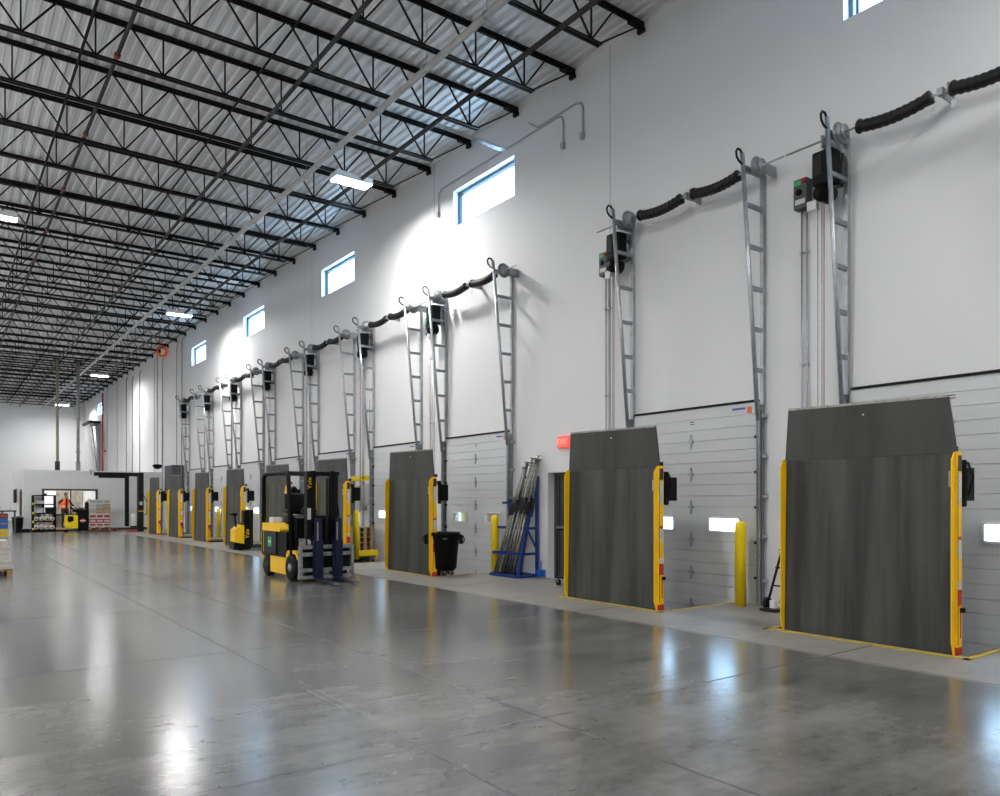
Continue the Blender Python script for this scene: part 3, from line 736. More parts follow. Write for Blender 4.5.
# grey cabinet and round horn near the eighth leveler
t = thing('electrical_cabinet', 'large dark grey cabinet mounted above the eighth leveler on the dock wall', 'cabinet', (9.62, 41.0, 1.9))
MB().box(-.25, -.95, 0, .3, .6, 1.45, bev=.02).build('case', M_grey, t); MB().box(-.27, -.88, .06, -.25, .53, 1.39).build('cabinet_door', M_grey, t)
MB().disc((-.27, .85, .05), (1, 0, 0), .12, .15, 14).build('horn', M_plas, t)
t = thing('dome_camera', 'black dome hanging from a thin drop pipe above the farthest levelers', 'dome', (9.3, 42.9, 3.35))
MB().lathe([(.05, -.12), (.16, -.08), (.24, .04), (.24, .10), (.1, .14)], 18).build('dome', M_plas, t); MB().tube([(0, 0, .1), (0, 0, 6.3)], .022, 6).build('drop_pipe', M_galvd, t)

# ------------------------------------------------------------------ roof joists
JU = [9.24 + 1.794 * k for k in range(-1, 35)]
def make_joist():
    root = thing('roof_joist', '', 'joist')
    xe = -13.3
    tc_ = MB()
    for s in (-1, 1): tc_.box(xe, s * .012, 9.86, 9.80, s * .022, 9.92)
    tc_.box(xe, -.050, 9.905, 9.9, .050, 9.945)
    tc_.build('top_chord', M_black, root)
    bc = MB()
    for s in (-1, 1): bc.box(xe, s * .014, 9.18, 8.93, s * .060, 9.19); bc.box(xe, s * .014, 9.18, 8.93, s * .024, 9.235)
    bc.build('bottom_chord', M_black, root)
    wb = MB(); x = 8.72
    while x > xe + .6:
        wb.bar((x, 0, 9.21), (x, 0, 9.91), .026, .026); wb.bar((x, 0, 9.21), (x + .52, 0, 9.90), .028, .028); wb.bar((x, 0, 9.21), (x - .53, 0, 9.90), .028, .028)
        x -= 1.09
    wb.build('web', M_black, root)
    MB().bar((8.9, 0, 9.21), (9.82, 0, 9.83), .026, .026).build('end_strut', M_black, root)
    st = MB(); st.box(9.62, -.05, 9.83, WALL - .005, .05, 9.94); st.box(9.88, -.07, 9.76, WALL - .005, .07, 9.83); st.build('bearing_seat', M_black, root)
    return root
jt = make_joist()
for k, u in enumerate(JU):
    o = jt if k == 0 else copy_tree(jt); o.location = (0, u, 0)
    if k == 0: o['label'] = 'black open-web steel roof joist, the one nearest overhead'
    elif k <= 14: o['label'] = 'black open-web steel roof joist, %s in order behind the nearest' % WD[k - 1]
    else: o['label'] = 'black open-web steel roof joist, one of the crowded far ones'
    o['group'] = 'open-web roof joists'
def run(name, label, x, z, r, m_, y0=2.0, y1=71.8, cat='pipe', n=8, parts=None):
    t = thing(name, label, cat, (x, y0, z))
    MB().tube([(0, 0, 0), (0, y1 - y0, 0)], r, n).build('pipe' if cat == 'pipe' else 'rod', m_, t)
    return t
t = run('ceiling_pipe', 'long white round pipe hung under the roof along the dock side', 6.84, 9.08, .060, M_pipe)
hg = []
for u in JU[1:26]:
    h = MB(); ringp = [(.075 * math.cos(a), 0, .075 * math.sin(a)) for a in [q * 2 * PI / 10 for q in range(11)]]
    h.tube(ringp, .008, 5); h.tube([(0, 0, .075), (0, 0, .80)], .006, 5)
    if not hg:
        o = h.build('hanger', M_galvd, t); hg.append(o)
    else:
        o = hg[0].copy(); COL.objects.link(o); o.parent = t
    o.location = (0, u + .35 - 2.0, 0)
run('sprinkler_pipe', 'dark thick pipe close to the dock wall under the roof', 7.98, 9.10, .045, M_dpipe)
run('sprinkler_pipe', 'dark roof pipe left of the white pipe', 5.24, 9.12, .038, M_dpipe)
t = run('sprinkler_pipe', 'dark sprinkler pipe with orange fittings at far left of the roof', 2.57, 9.48, .036, M_dpipe)
for u in JU[2:20:2]: MB().disc((0, u - 2.0 + .3, 0), (0, 1, 0), .055, .08, 12).build('orange_fitting', M_copper, t)
run('bridging_rod', 'black bridging rod tying joist bottoms between two dark pipes', 4.6, 9.16, .02, M_black, cat='rod', n=6)
run('bridging_rod', 'black bridging rod tying joist tops right of the sprinkler pipe', 4.98, 9.80, .018, M_black, cat='rod', n=6)
run('bridging_rod', 'thin black rod left of the orange-fitted sprinkler pipe, lower one', 1.95, 9.16, .022, M_black, cat='rod', n=6)
run('bridging_rod', 'thin black rod left of the orange-fitted sprinkler pipe, upper one', 2.10, 9.70, .018, M_black, cat='rod', n=6)
t = thing('ceiling_conduit', 'bright steel conduit bundle under the joist beside the first visible window', 'conduit', (0, 13.02, 9.14))
for k in range(3): MB().tube([(8.1 + .1 * k, .05 * k, .0), (9.6, .05 * k, -.05), (9.8, .05 * k, -.05)], .015, 6).build('pipe', M_galv, t)
for k, x in enumerate((5.2, 6.2)):
    t = thing('steel_column', ['tan steel column rising behind the office roof, left one', 'pale grey steel column rising behind the office roof, right one'][k], 'column', (x, 47.2 + k * .1, 0), 0, 'columns above the office')
    MB().tube([(0, 0, 3.12), (0, 0, 9.18)], .07 if k == 0 else .08, 12).build('shaft', M_tan if k == 0 else M_galvd, t)
    MB().box(-.2, -.2, 9.18, .2, .2, 9.24).build('cap_plate', M_black, t); MB().tube([(0, 0, 3.12), (0, 0, 3.7)], .12, 12).build('base_sleeve', M_base if k == 0 else M_galvd, t)
    if k:
        for z in (4.2, 6.0): MB().tube([(0, 0, z), (0, 0, z + .08)], .115, 12).build('band', M_galvd, t)

# ------------------------------------------------------------------ high-bay lights
def make_light():
    root = thing('highbay_light', '', 'light')
    hs = MB(); hs.box(-.46, -.20, .03, .46, .20, .10, bev=.01)
    for (a, b, c, d) in ((-.46, -.20, .46, -.185), (-.46, .185, .46, .20), (-.46, -.20, -.445, .20), (.445, -.20, .46, .20)): hs.box(a, b, -.045, c, d, .03)
    hs.build('housing', M_white, root)
    MB().box(-.44, -.18, -.01, .44, .18, .012).build('diffuser', M_lamp, root)
    for x in (-.35, .35): MB().tube([(x, 0, .10), (x, 0, .30)], .006, 5).build('hanger_cable', M_galvd, root)
    return root
lt = make_light(); first = True
ROWS = {7.8: [-0.4, 16.4, 32.2, 50.8, 68.0], 1.25: [7.0, 23.9, 40.6, 57.4], -5.2: [-0.4, 16.4, 33, 49.8, 66.5], -11.0: [7.0, 23.9, 40.6, 57.4]}
NM = {(7.8, 16.4): 'nearest one in view beside the dock wall', (7.8, 32.2): 'second one along the dock wall', (7.8, 50.8): 'third one along the dock wall', (7.8, 68.0): 'farthest one by the end wall', (1.25, 23.9): 'at the left edge of the view'}
for x, us in ROWS.items():
    for u in us:
        o = lt if first else copy_tree(lt); first = False
        o.location = (x, u, 9.06)
        o['label'] = 'glowing white high-bay light under the roof joists, %s' % NM.get((x, u), 'outside the view')
        o['group'] = 'high-bay lights'

# ------------------------------------------------------------------ forklift
def smooth(o):
    for p_ in o.data.polygons: p_.use_smooth = True
    return o
FK = thing('forklift', 'yellow and black forklift with navy forks parked facing the viewer', 'forklift', (6.06, 14.93, 0))
def wheel(name, x, y, r, wd, parent, hub=M_silver):
    t_ = MB(); prof = [(r * .62, -wd / 2), (r * .93, -wd / 2), (r, -wd * .36), (r, wd * .36), (r * .93, wd / 2), (r * .62, wd / 2)]
    t_.lathe(prof, 24, M=Matrix.Translation((x, y, r)) @ Matrix.Rotation(PI / 2, 4, 'Y')); o = t_.build(name, M_rub, parent)
    h = MB(); h.lathe([(r * .60, -wd * .42), (r * .60, wd * .42)], 20, M=Matrix.Translation((x, y, r)) @ Matrix.Rotation(PI / 2, 4, 'Y'))
    for s in (-1, 1): h.disc((x + s * wd * .46, y, r), (1, 0, 0), r * .30, wd * .2, 14)
    h.build('hub', hub, o); return o
for s in (-1, 1):
    wheel('front_wheel', s * .46, -.62, .26, .19, FK); wheel('rear_wheel', s * .44, .80, .21, .16, FK, M_charc)
# chassis and counterweight
ch = MB()
ch.prism([(-.34, .10), (.56, .10), (.56, .44), (-.28, .44), (-.40, .58), (-.78, .60), (-.92, .50), (-.92, .42), (-.80, .53), (-.50, .53), (-.36, .42)], lambda y, z: (-.52, y, z), lambda y, z: (-.42, y, z))
ch.prism([(-.34, .10), (.56, .10), (.56, .44), (-.28, .44), (-.40, .58), (-.78, .60), (-.92, .50), (-.92, .42), (-.80, .53), (-.50, .53), (-.36, .42)], lambda y, z: (.42, y, z), lambda y, z: (.52, y, z))
ch.box(-.42, -.55, .14, .42, .55, .43); ch.build('chassis', M_yel, FK)
cw = MB(); cw.prism([(.94, .44), (.96, .40), (1.0, .40), (1.06, .48), (1.07, .90), (1.02, .96), (.94, .96)], lambda y, z: (-.53, y, z), lambda y, z: (.53, y, z)); cw.box(-.30, .55, .16, .30, 1.05, .47); cw.build('counterweight', M_yel, FK)
MB().box(-.535, -.34, .44, .535, 1.02, .475).build('step_plate', M_plas, FK)
MB().box(-.53, .22, .475, .53, .94, .94, bev=.015).build('battery_cover', M_charc, FK)
MB().box(-.50, -.30, .475, .50, .22, .94).build('floor_well', M_plas, FK)
sk = MB(); sk.box(-.536, .46, .62, -.531, .66, .82); sk.build('green_sticker', M_green, FK); MB().box(-.538, .49, .70, -.535, .62, .74).build('sticker_lettering', M_white, FK)
hd = MB(); hd.prism([(-.02, .94), (1.0, .94), (1.04, .99), (.98, 1.10), (.55, 1.11), (.30, 1.07), (.0, 1.04), (-.04, .98)], lambda y, z: (-.54, y, z), lambda y, z: (.54, y, z)); hd.build('hood', M_yel, FK)
st = MB(); st.box(-.25, .02, 1.06, .25, .50, 1.28, bev=.05); st.box(-.24, .42, 1.28, .24, .58, 1.72, bev=.06); so = st.build('seat', M_seat, FK)
MB().tube([(-.28, .05, 1.32), (-.28, .4, 1.36)], .035, 8).build('armrest', M_seat, so)
MB().box(-.48, .50, 1.10, -.28, .75, 1.22, bev=.02).build('document_roll', M_white, FK)
db = MB(); db.prism([(-.72, .62), (-.52, .62), (-.42, 1.15), (-.55, 1.28), (-.72, 1.22)], lambda y, z: (-.46, y, z), lambda y, z: (.46, y, z)); db.build('dashboard', M_plas, FK)
sw = MB(); rr = [(.16 * math.cos(a), .16 * math.sin(a), 0) for a in [q * 2 * PI / 18 for q in range(19)]]
Ms = Matrix.Translation((-.06, -.38, 1.34)) @ Matrix.Rotation(.6, 4, 'X'); sw.tube(rr, .014, 8, M=Ms); sw.bar((-.16, 0, 0), (.16, 0, 0), .025, .012, M=Ms); sw.bar((0, 0, 0), (0, -.02, -.25), .04, .04, M=Ms); sw.build('steering_wheel', M_plas, FK)
og = MB()
for s in (-1, 1):
    og.tube([(s * .50, 1.0, .46), (s * .50, 1.0, 2.02), (s * .49, .96, 2.10), (s * .47, .85, 2.125), (s * .47, -.22, 2.125), (s * .48, -.34, 2.08), (s * .51, -.62, .52)], .046, 8)
for y in (.90, .65, .40, .15, -.05, -.27): og.bar((-.47, y, 2.125), (.47, y, 2.125), .05, .05)
for s in (-1, 1): og.bar((s * .40, -.25, 2.12), (s * .30, -.95, 2.10), .06, .05)
og.build('overhead_guard', M_plas, FK)
MB().tube([(-.44, -.44, 1.74), (-.40, -.5, 1.82)], .05, 10).build('work_lamp', M_plas, FK)
MB().tube([(.30, .7, 2.12), (.30, .7, 2.17)], .04, 10).build('beacon', M_orange, FK)
# mast
for s in (-1, 1):
    m1 = MB(); m1.box(-.05 + s * .20, -1.02, .10, -.05 + s * .32, -.88, 2.13); mo = m1.build('outer_mast_rail', M_black, FK)
    MB().box(-.05 + s * .16, -1.07, .12, -.05 + s * .23, -.95, 2.14).build('inner_mast_rail', M_plas, FK)
    MB().tube([(-.05 + s * .13, -.93, .2), (-.05 + s * .13, -.93, 2.0)], .03, 10).build('lift_cylinder', M_charc, FK)
    if s == -1:
        text_mesh('mast_lettering', 'Yale', .13, M_yel, mo, Matrix.Translation((-.31, -1.023, 1.90)) @ Matrix.Rotation(PI / 2, 4, 'X') @ Matrix.Rotation(PI / 2, 4, 'Z'))
        MB().box(-.36, -1.024, 1.20, -.29, -1.02, 1.42).build('mast_decal', M_decal, mo); MB().box(-.36, -1.024, .72, -.29, -1.02, .82).build('mast_decal', M_decal, mo)
for z in (.18, 1.20, 2.05): MB().box(-.36, -.92, z, .26, -.88, z + .07).build('mast_crosshead', M_black, FK)
# carriage with clamp frame
cg = MB()
for z in (.20, .50, .64): cg.box(-.56, -1.12, z, .56, -1.06, z + .07)
for x in (-.56, .50): cg.box(x, -1.13, .08, x + .06, -1.05, .71)
cg.box(-.58, -1.14, .07, .58, -1.07, .13); cg.box(-.54, -1.10, .71, -.43, -1.04, .84); cg.build('carriage', M_silver, FK)
MB().box(-.50, -1.05, .20, .50, -1.0, .64).build('hose_plate', M_plas, FK)
for s in (-1, 1):
    MB().tube([(s * .10, -1.05, .72), (s * .2, -1.09, .93), (s * .32, -1.05, .80)], .02, 6).build('hydraulic_hose', M_rub, FK)
    f1 = MB(); f1.prism([(-1.20, 1.22), (-1.13, 1.22), (-1.13, .06), (-1.95, .03), (-2.0, .035), (-1.95, .055), (-1.20, .10)], lambda y, z: (s * .20 - .065, y, z), lambda y, z: (s * .20 + .065, y, z))
    fo = f1.build('fork', M_navy, FK)
    MB().box(s * .20 - .10, -1.175, .10, s * .20 + .10, -1.125, .80).build('fork_backing', M_navy, fo)
    MB().box(s * .20 - .045, -1.204, .80, s * .20 - .015, -1.20, 1.15).build('fork_stripe', M_silver, fo)
MB().box(.53, -1.0, .52, .55, -.9, .62).build('tail_lamp', M_red, FK)

# ------------------------------------------------------------------ walkie stacker between fifth and sixth positions
t = thing('walkie_stacker', 'yellow walk-behind stacker with black mast beside the sixth dock leveler', 'stacker', (7.86, 24.52, 0), -.10)
MB().prism([(-.30, .10), (-.02, .10), (-.02, .78), (-.10, .80), (-.30, .64)], lambda x, z: (x, -.36, z), lambda x, z: (x, .36, z)).build('power_cover', M_yel, t)
MB().prism([(-.33, .03), (.18, .03), (.18, .16), (-.33, .26)], lambda x, z: (x, -.38, z), lambda x, z: (x, .38, z)).build('skirt', M_plas, t)
sp_ = MB(); sp_.box(-.02, -.36, .12, .16, .36, .86); spo = sp_.build('side_panel', M_plas, t)
text_mesh('panel_lettering', 'Yale', .17, M_yel, spo, Matrix.Translation((.08, -.364, .52)) @ Matrix.Rotation(PI / 2, 4, 'X') @ Matrix.Rotation(PI / 2, 4, 'Z'))
for s in (-1, 1): MB().box(.16, s * .24, .08, .26, s * .34, 1.28).build('mast_rail', M_black, t)
MB().box(.0, -.2, .86, .2, .2, 1.26, bev=.03).build('hydraulic_housing', M_plas, t)
MB().tube([(-.18, 0, .70), (-.21, 0, .85), (-.24, 0, 1.10)], .03, 8).build('tiller_arm', M_plas, t)
tl = MB(); tl.box(-.33, -.13, 1.08, -.17, .13, 1.17, bev=.02); tl.tube([(-.33, -.13, 1.13), (-.40, -.10, 1.14), (-.40, .10, 1.14), (-.33, .13, 1.13)], .018, 8); to = tl.build('tiller_head', M_plas, t)
MB().disc((-.25, -.08, 1.185), (0, 0, 1), .025, .03, 10).build('red_switch', M_red, to)
for s in (-1, 1):
    MB().box(.26, s * .12, .06, 1.25, s * .27, .11).build('fork', M_black, t)
    MB().disc((-.14, s * .30, .06), (0, 1, 0), .06, .06, 16).build('wheel', M_rub, t); MB().disc((1.15, s * .2, .04), (0, 1, 0), .04, .08, 12).build('load_wheel', M_rub, t)

# ------------------------------------------------------------------ office block at the far end
OX0, OY0, OY1, OZ = 3.47, 45.0, 51.6, 3.09
win = [(4.30, 6.78, .82, 2.15)]
struct(sheet_with_holes(OX0, WALL, 0, OZ, win, lambda a, b: (a, OY0, b), lambda a, b: (a, OY0 + .15, b)).build('wall_office_front', M_conc))
struct(sheet_with_holes(OY0 + .15, OY1, 0, OZ, [(45.75, 46.9, .75, 2.12)], lambda a, b: (OX0, a, b), lambda a, b: (OX0 + .15, a, b)).build('wall_office_side', M_conc))
struct(MB().box(OX0, OY1, 0, WALL, OY1 + .15, OZ).build('wall_office_rear', M_conc))
struct(MB().box(OX0, OY0, OZ, WALL, OY1 + .15, OZ + .05).build('ceiling_office', M_conc))
struct(MB().box(OX0 - .02, OY0 - .02, 0, WALL, OY0, .13).build('baseboard_office', M_base))
def win_frame(name, P, a0, a1, z0, z1, mull):
    r = bpy.data.objects.new(name, None); COL.objects.link(r); struct(r)
    f = MB(); t_ = .07
    for (p0, p1, q0, q1) in [(a0 - .03, a1 + .03, z0 - .03, z0 + t_), (a0 - .03, a1 + .03, z1 - t_, z1 + .03), (a0 - .03, a0 + t_, z0, z1), (a1 - t_, a1 + .03, z0, z1)] + [(m_ - .035, m_ + .035, z0, z1) for m_ in mull]:
        v0 = P(p0, q0, -.03); v1 = P(p1, q1, .09); f.box(*v0, *v1)
    f.build('window_frame', M_brown, r)
    v0 = P(a0, z0, .05); v1 = P(a1, z1, .056); MB().box(*v0, *v1).build('window_pane', M_glass2, r); return r
win_frame('window_7', lambda a, z, d: (a, OY0 + d, z), 4.30, 6.78, .82, 2.15, [5.55])
win_frame('window_8', lambda a, z, d: (OX0 + d, a, z), 45.75, 46.9, .75, 2.12, [])
# inside the office: bright panel lights, brown-grey door panels
t = thing('office_ceiling_light', 'long bright panel light inside the office seen through its window', 'light', (5.6, 46.6, 2.95))
MB().box(-1.4, -.3, 0, 1.4, .3, .06).build('panel_frame', M_white, t); MB().box(-1.35, -.27, -.01, 1.35, .27, 0).build('diffuser', emit_mat('office_light', (1, .97, .92), 22), t)
struct(MB().box(OX0 + .15, 48.3, 0, WALL, 48.4, 2.95).build('wall_office_inner', M_conc))
for k, (x, nm) in enumerate(((5.25, 'left'), (5.95, 'right'))):
    tag(MB().box(x, 48.2, 0, x + .62, 48.27, 2.1).build('cabinet', mat('brown_grey_laminate', (.20, .17, .145), .5)), 'tall brown grey cabinet inside the office, %s one of two' % nm, 'cabinet', 'office cabinets')
t = thing('office_phone', 'small dark wall phone inside the office right of the cabinets', 'phone', (6.85, 48.28, 1.35)); MB().box(0, -.05, 0, .1, 0, .3).build('handset', M_charc, t); MB().box(-.02, -.02, -.05, .12, 0, .32).build('base', M_grey, t)

# shelving with stretch film rolls
SX0, SX1, SY0, SY1 = 3.84, 4.80, 44.40, 44.92
t = thing('storage_shelf', 'black steel shelving unit with stretch film rolls against the office', 'shelf', (0, 0, 0))
for x in (SX0, SX1):
    for y in (SY0, SY1): MB().box(x - .03, y - .03, 0, x + .03, y + .03, 1.84).build('post', M_plas, t)
MB().box((SX0 + SX1) / 2 - .02, SY1 - .04, 0, (SX0 + SX1) / 2 + .02, SY1, 1.84).build('center_post', M_plas, t)
SZ = (.06, .49, .90, 1.36, 1.80)
for z in SZ: MB().box(SX0, SY0, z, SX1, SY1, z + .05).build('shelf_board', M_plas, t)
for z in (.10, .46, .90, 1.36): MB().box(SX0 - .04, SY0 - .04, z, SX0 + .02, SY0 - .03, z + .10).build('yellow_marker', M_yel2, t)
def make_roll():
    root = thing('film_roll', '', 'roll')
    r = MB(); r.lathe([(.045, -.22), (.105, -.22), (.11, -.2), (.11, .2), (.105, .22), (.045, .22)], 20, M=Matrix.Rotation(PI / 2, 4, 'X')); r.build('film', M_wrap, root)
    MB().lathe([(.046, -.24), (.046, .24)], 14, M=Matrix.Rotation(PI / 2, 4, 'X')).build('core', M_core, root); return root
rl = make_roll(); first = True
for sh_, (z, nm) in enumerate(((.11, 'bottom shelf'), (.54, 'second shelf'))):
    for row, xs in ((0, [.14, .37, .60, .83]), (1, [.255, .485, .715])):
        for k, x in enumerate(xs):
            if sh_ == 1 and row == 1 and k == 0: continue
            o = rl if first else copy_tree(rl); first = False
            o.location = (SX0 + x, 44.66, z + .11 + row * .19)
            o['label'] = 'white film roll on the %s of the black shelf, %s of its %s layer' % (nm, WD[k], 'upper' if row else 'lower'); o['group'] = 'stretch film rolls on the shelf'
for k, (x, z, w_, h_, m_, lb) in enumerate(((.10, 1.41, .36, .16, M_lgrey, 'pale grey box on the top inner shelf left side'), (.10, .95, .34, .24, M_lgrey, 'pale grey box on the middle shelf left side'), (.55, .95, .36, .28, M_plas, 'black box on the middle shelf right side'), (.46, 1.85, .14, .08, M_charc, 'small dark item on top of the black shelf'))):
    tt = thing('storage_box', lb, 'box', (SX0 + x, 44.45, z)); MB().box(0, 0, 0, w_, .36, h_, bev=.01).build('bin', m_, tt); MB().box(-.008, -.008, h_ - .03, w_ + .008, .368, h_ + .004).build('lid', m_, tt)

# rider pallet truck, load
PY = 43.6
t = thing('rider_pallet_truck', 'yellow and black rider pallet truck carrying stacked cartons before the office', 'pallet truck', (4.76, PY, 0))
MB().box(-.02, -.33, .13, .72, .33, .20, bev=.02).build('rider_platform', M_wood, t)
MB().prism([(.38, .22), (.90, .18), (.90, .84), (.42, .84), (.34, .72)], lambda x, z: (x, -.34, z), lambda x, z: (x, .34, z)).build('power_cover', M_yel2, t)
MB().prism([(.44, .58), (.52, .48), (.72, .56), (.70, .78), (.46, .80)], lambda x, z: (x, -.346, z), lambda x, z: (x, -.34, z)).build('dark_recess', M_plas, t)
bo = MB(); bo.box(.90, -.35, .06, 1.40, .35, 1.02, bev=.02); bo.box(.70, -.35, .99, 1.35, .35, 1.12, bev=.02); bq = bo.build('battery_box', M_plas, t)
MB().disc((1.12, -.352, .56), (0, 1, 0), .11, .01, 18).build('round_badge', M_red, bq); MB().box(1.0, -.36, .53, 1.24, -.352, .60).build('badge_band', M_decal, bq)
MB().box(.75, -.25, 1.12, 1.2, .25, 1.20, bev=.02).build('console', M_grey, t); MB().box(1.28, -.3, 1.0, 1.36, .3, 1.50).build('load_backrest', M_black, t)
MB().tube([(.72, -.15, 1.12), (.62, -.15, 1.28), (.62, .15, 1.28), (.72, .15, 1.12)], .02, 8).build('steer_handle', M_plas, t)
MB().box(.95, -.15, 1.20, 1.15, .15, 1.26).build('paperwork', M_white, t)
for s in (-1, 1): MB().box(1.40, s * .12, .05, 2.75, s * .28, .10).build('fork', M_red, t)
MB().disc((.42, 0, .11), (0, 1, 0), .11, .10, 18).build('drive_wheel', M_rub, t)
for s in (-1, 1): MB().disc((1.0, s * .26, .06), (0, 1, 0), .06, .06, 14).build('caster', M_rub, t); MB().disc((2.6, s * .2, .05), (0, 1, 0), .05, .08, 12).build('load_wheel', M_rub, t)
# cartons
CM = {'w': mat('carton_white', (.62, .60, .57), .6, 0, .12, 10), 'r': mat('carton_red', (.42, .03, .03), .6, 0, .15, 9), 'k': mat('carton_kraft', (.42, .30, .17), .7, 0, .1, 6), 'b': mat('carton_blue', (.03, .12, .45), .5, 0, .15, 9), 'y': mat('carton_yellow', (.75, .55, .03), .5, 0, .12, 9), 'd': mat('carton_maroon', (.20, .03, .03), .55, 0, .15, 9), 'g': mat('carton_silver', (.45, .44, .43), .5, 0, .2, 14)}
def carton(x, y, z, w_, d_, h_, m_, label, group, band=None):
    tt = thing('carton', label, 'carton', (x, y, z), 0, group)
    MB().box(0, 0, 0, w_, d_, h_, bev=.006).build('box', CM[m_], tt)
    if band: MB().box(.03, -.004, h_ * .28, w_ - .03, 0, h_ * .72).build('printed_panel', CM[band], tt)
    else: MB().box(.02, -.003, h_ * .46, w_ - .02, 0, h_ * .54).build('tape', CM['k'] if m_ != 'k' else CM['w'], tt)
    return tt
pal = pallet('wooden_pallet', 'low pallet under the cartons on the rider pallet truck', (6.63, PY, .10), 0, None, .98, .98)
x0 = 6.15; z = .245; cols = ['left', 'middle', 'right']
for lay, (h_, ms, bd) in enumerate(((.20, 'www', 'r'), (.19, 'rrr', 'w'), (.28, 'www', 'r'), (.26, 'gkk', None), (.22, 'wgk', None), (.22, 'www', 'g'))):
    for k in range(3):
        carton(x0 + k * .322, PY - .46, z, .318, .92, h_, ms[k], 'carton on the truck load, %s layer from the bottom, %s column' % (WD[lay], cols[k]), 'cartons on the pallet truck', bd)
    z += h_ + .002

# stretch wrapper
t = thing('stretch_wrapper', 'black overhead-arm stretch wrapper standing before the office wall', 'wrapper', (0, 42.0, 0))
MB().box(8.17, -.2, 0, 8.42, .2, 3.0, bev=.02).build('post', M_charc, t)
MB().box(6.20, -.12, 2.80, 8.42, .12, 2.98, bev=.02).build('beam', M_black, t); MB().box(6.4, -.08, 2.70, 7.75, .08, 2.80).build('under_beam', M_black, t)
MB().box(7.58, -.10, .28, 7.76, .10, 2.80, bev=.02).build('hanging_arm', M_black, t)
MB().lathe([(.12, .30), (.13, .32), (.13, .88), (.12, .9)], 16, cx=7.95 - .0, cy=-.28).build('film_roll', M_wrap, t)
MB().box(7.80, -.40, .24, 8.12, -.12, .30).build('roll_carriage', M_plas, t)
MB().box(7.60, -.5, .0, 8.12, .1, .06).build('red_base', M_red, t)
MB().box(8.22, -.204, 1.35, 8.36, -.2, 1.52).build('label_plate', M_decal, t); MB().box(8.165, -.205, 1.02, 8.425, -.2, 1.06).build('yellow_band', M_yel2, t)
MB().tube([(8.42, 0, 1.9), (8.62, 0, 1.5), (8.6, 0, .9), (8.42, 0, .8)], .02, 6).build('cable', M_rub, t)
MB().tube([(6.2, 0, 3.0), (6.0, -.05, 3.1), (6.08, 0, 2.85)], .02, 6).build('end_cable', M_rub, t)
MB().box(8.62, -.1, .8, 8.78, .1, 1.95).build('control_cabinet', M_plas, t)
# fire extinguisher-like white roll stack skipped; left far: table, bin, hung jacket
t = thing('work_table', 'dark high table at the far left in front of the office corner', 'table', (2.75, 44.2, 0))
MB().box(-.42, -.3, 1.03, .35, .3, 1.09).build('top', M_charc, t)
for x in (-.22, .3):
    for y in (-.25, .25): MB().box(x - .02, y - .02, 0, x + .02, y + .02, 1.03).build('leg', M_grey, t)
t = thing('spray_bottle', 'small white bottle on the dark high table', 'bottle', (2.83, 44.1, 1.09)); MB().lathe([(.05, 0), (.05, .16), (.02, .2), (.02, .26)], 12).build('bottle_body', M_white, t); MB().box(-.05, -.015, .25, .03, .015, .30).build('trigger', M_white, t)
t = thing('waste_bin', 'dark grey tall bin at the office corner', 'bin', (3.22, 45.0, 0))
MB().lathe([(.20, 0), (.25, .66), (.27, .68), (.27, .72), (.22, .72)], 20).build('bin_body', M_charc, t); MB().lathe([(.255, .70), (.24, .76), (.05, .79)], 20).build('lid', M_grey, t)
t = thing('hung_jacket', 'dark jacket hanging on the side wall of the office', 'jacket', (3.40, 48.6, 1.45))
MB().prism([(-.18, .72), (.18, .72), (.26, .45), (.17, 0), (-.10, .02), (-.24, .4)], lambda y, z: (-.10, y, z), lambda y, z: (.03, y, z)).build('cloth', M_trous, t); MB().box(-.02, -.03, .72, .066, .03, .78).build('hook', M_galvd, t)
t = thing('floor_crate', 'small black low crate on the floor beside the shelf', 'crate', (3.50, 44.55, 0)); MB().box(-.15, -.2, 0, .2, .2, .15, bev=.01).build('tub', M_plas, t); MB().box(-.16, -.21, .13, .21, .21, .16).build('rim', M_charc, t)

# ------------------------------------------------------------------ goods at the left edge
# stack of coloured cartons behind, wrapped load in front
pallet('wooden_pallet', 'wooden pallet under the coloured cartons at the left edge', (.66, 20.75, 0), 0, None, 1.2, 1.0)
CL = [('b', .18, None), ('k', .16, None), ('y', .16, None), ('g', .12, 'k'), ('y', .16, None), ('b', .23, None), ('d', .11, None)]
z = .142
for k, (m_, h_, bd) in enumerate(CL):
    for j in range(2):
        carton(.10 + j * .59, 20.25, z, .58, .98, h_, m_, 'colourful carton at left edge, %s layer up, %s column' % (WD[k], ('left', 'right')[j]), 'coloured cartons at the left edge', bd)
    z += h_ + .002
pallet('wooden_pallet', 'wooden pallet under the white wrapped load at the left edge', (.60, 19.15, 0), 0, None, 1.3, 1.0)
z = .142
for k in range(6):
    e = .018 * k
    o = MB().box(-.05 + e, 18.68 + e, z, 1.27 - e, 19.62 - e, z + .098, bev=.02).build('sack_layer', M_bag)
    tag(o, 'white film-wrapped sack layer on the left pallet, %s from the bottom' % WD[k], 'sacks', 'white wrapped sack layers'); z += .099

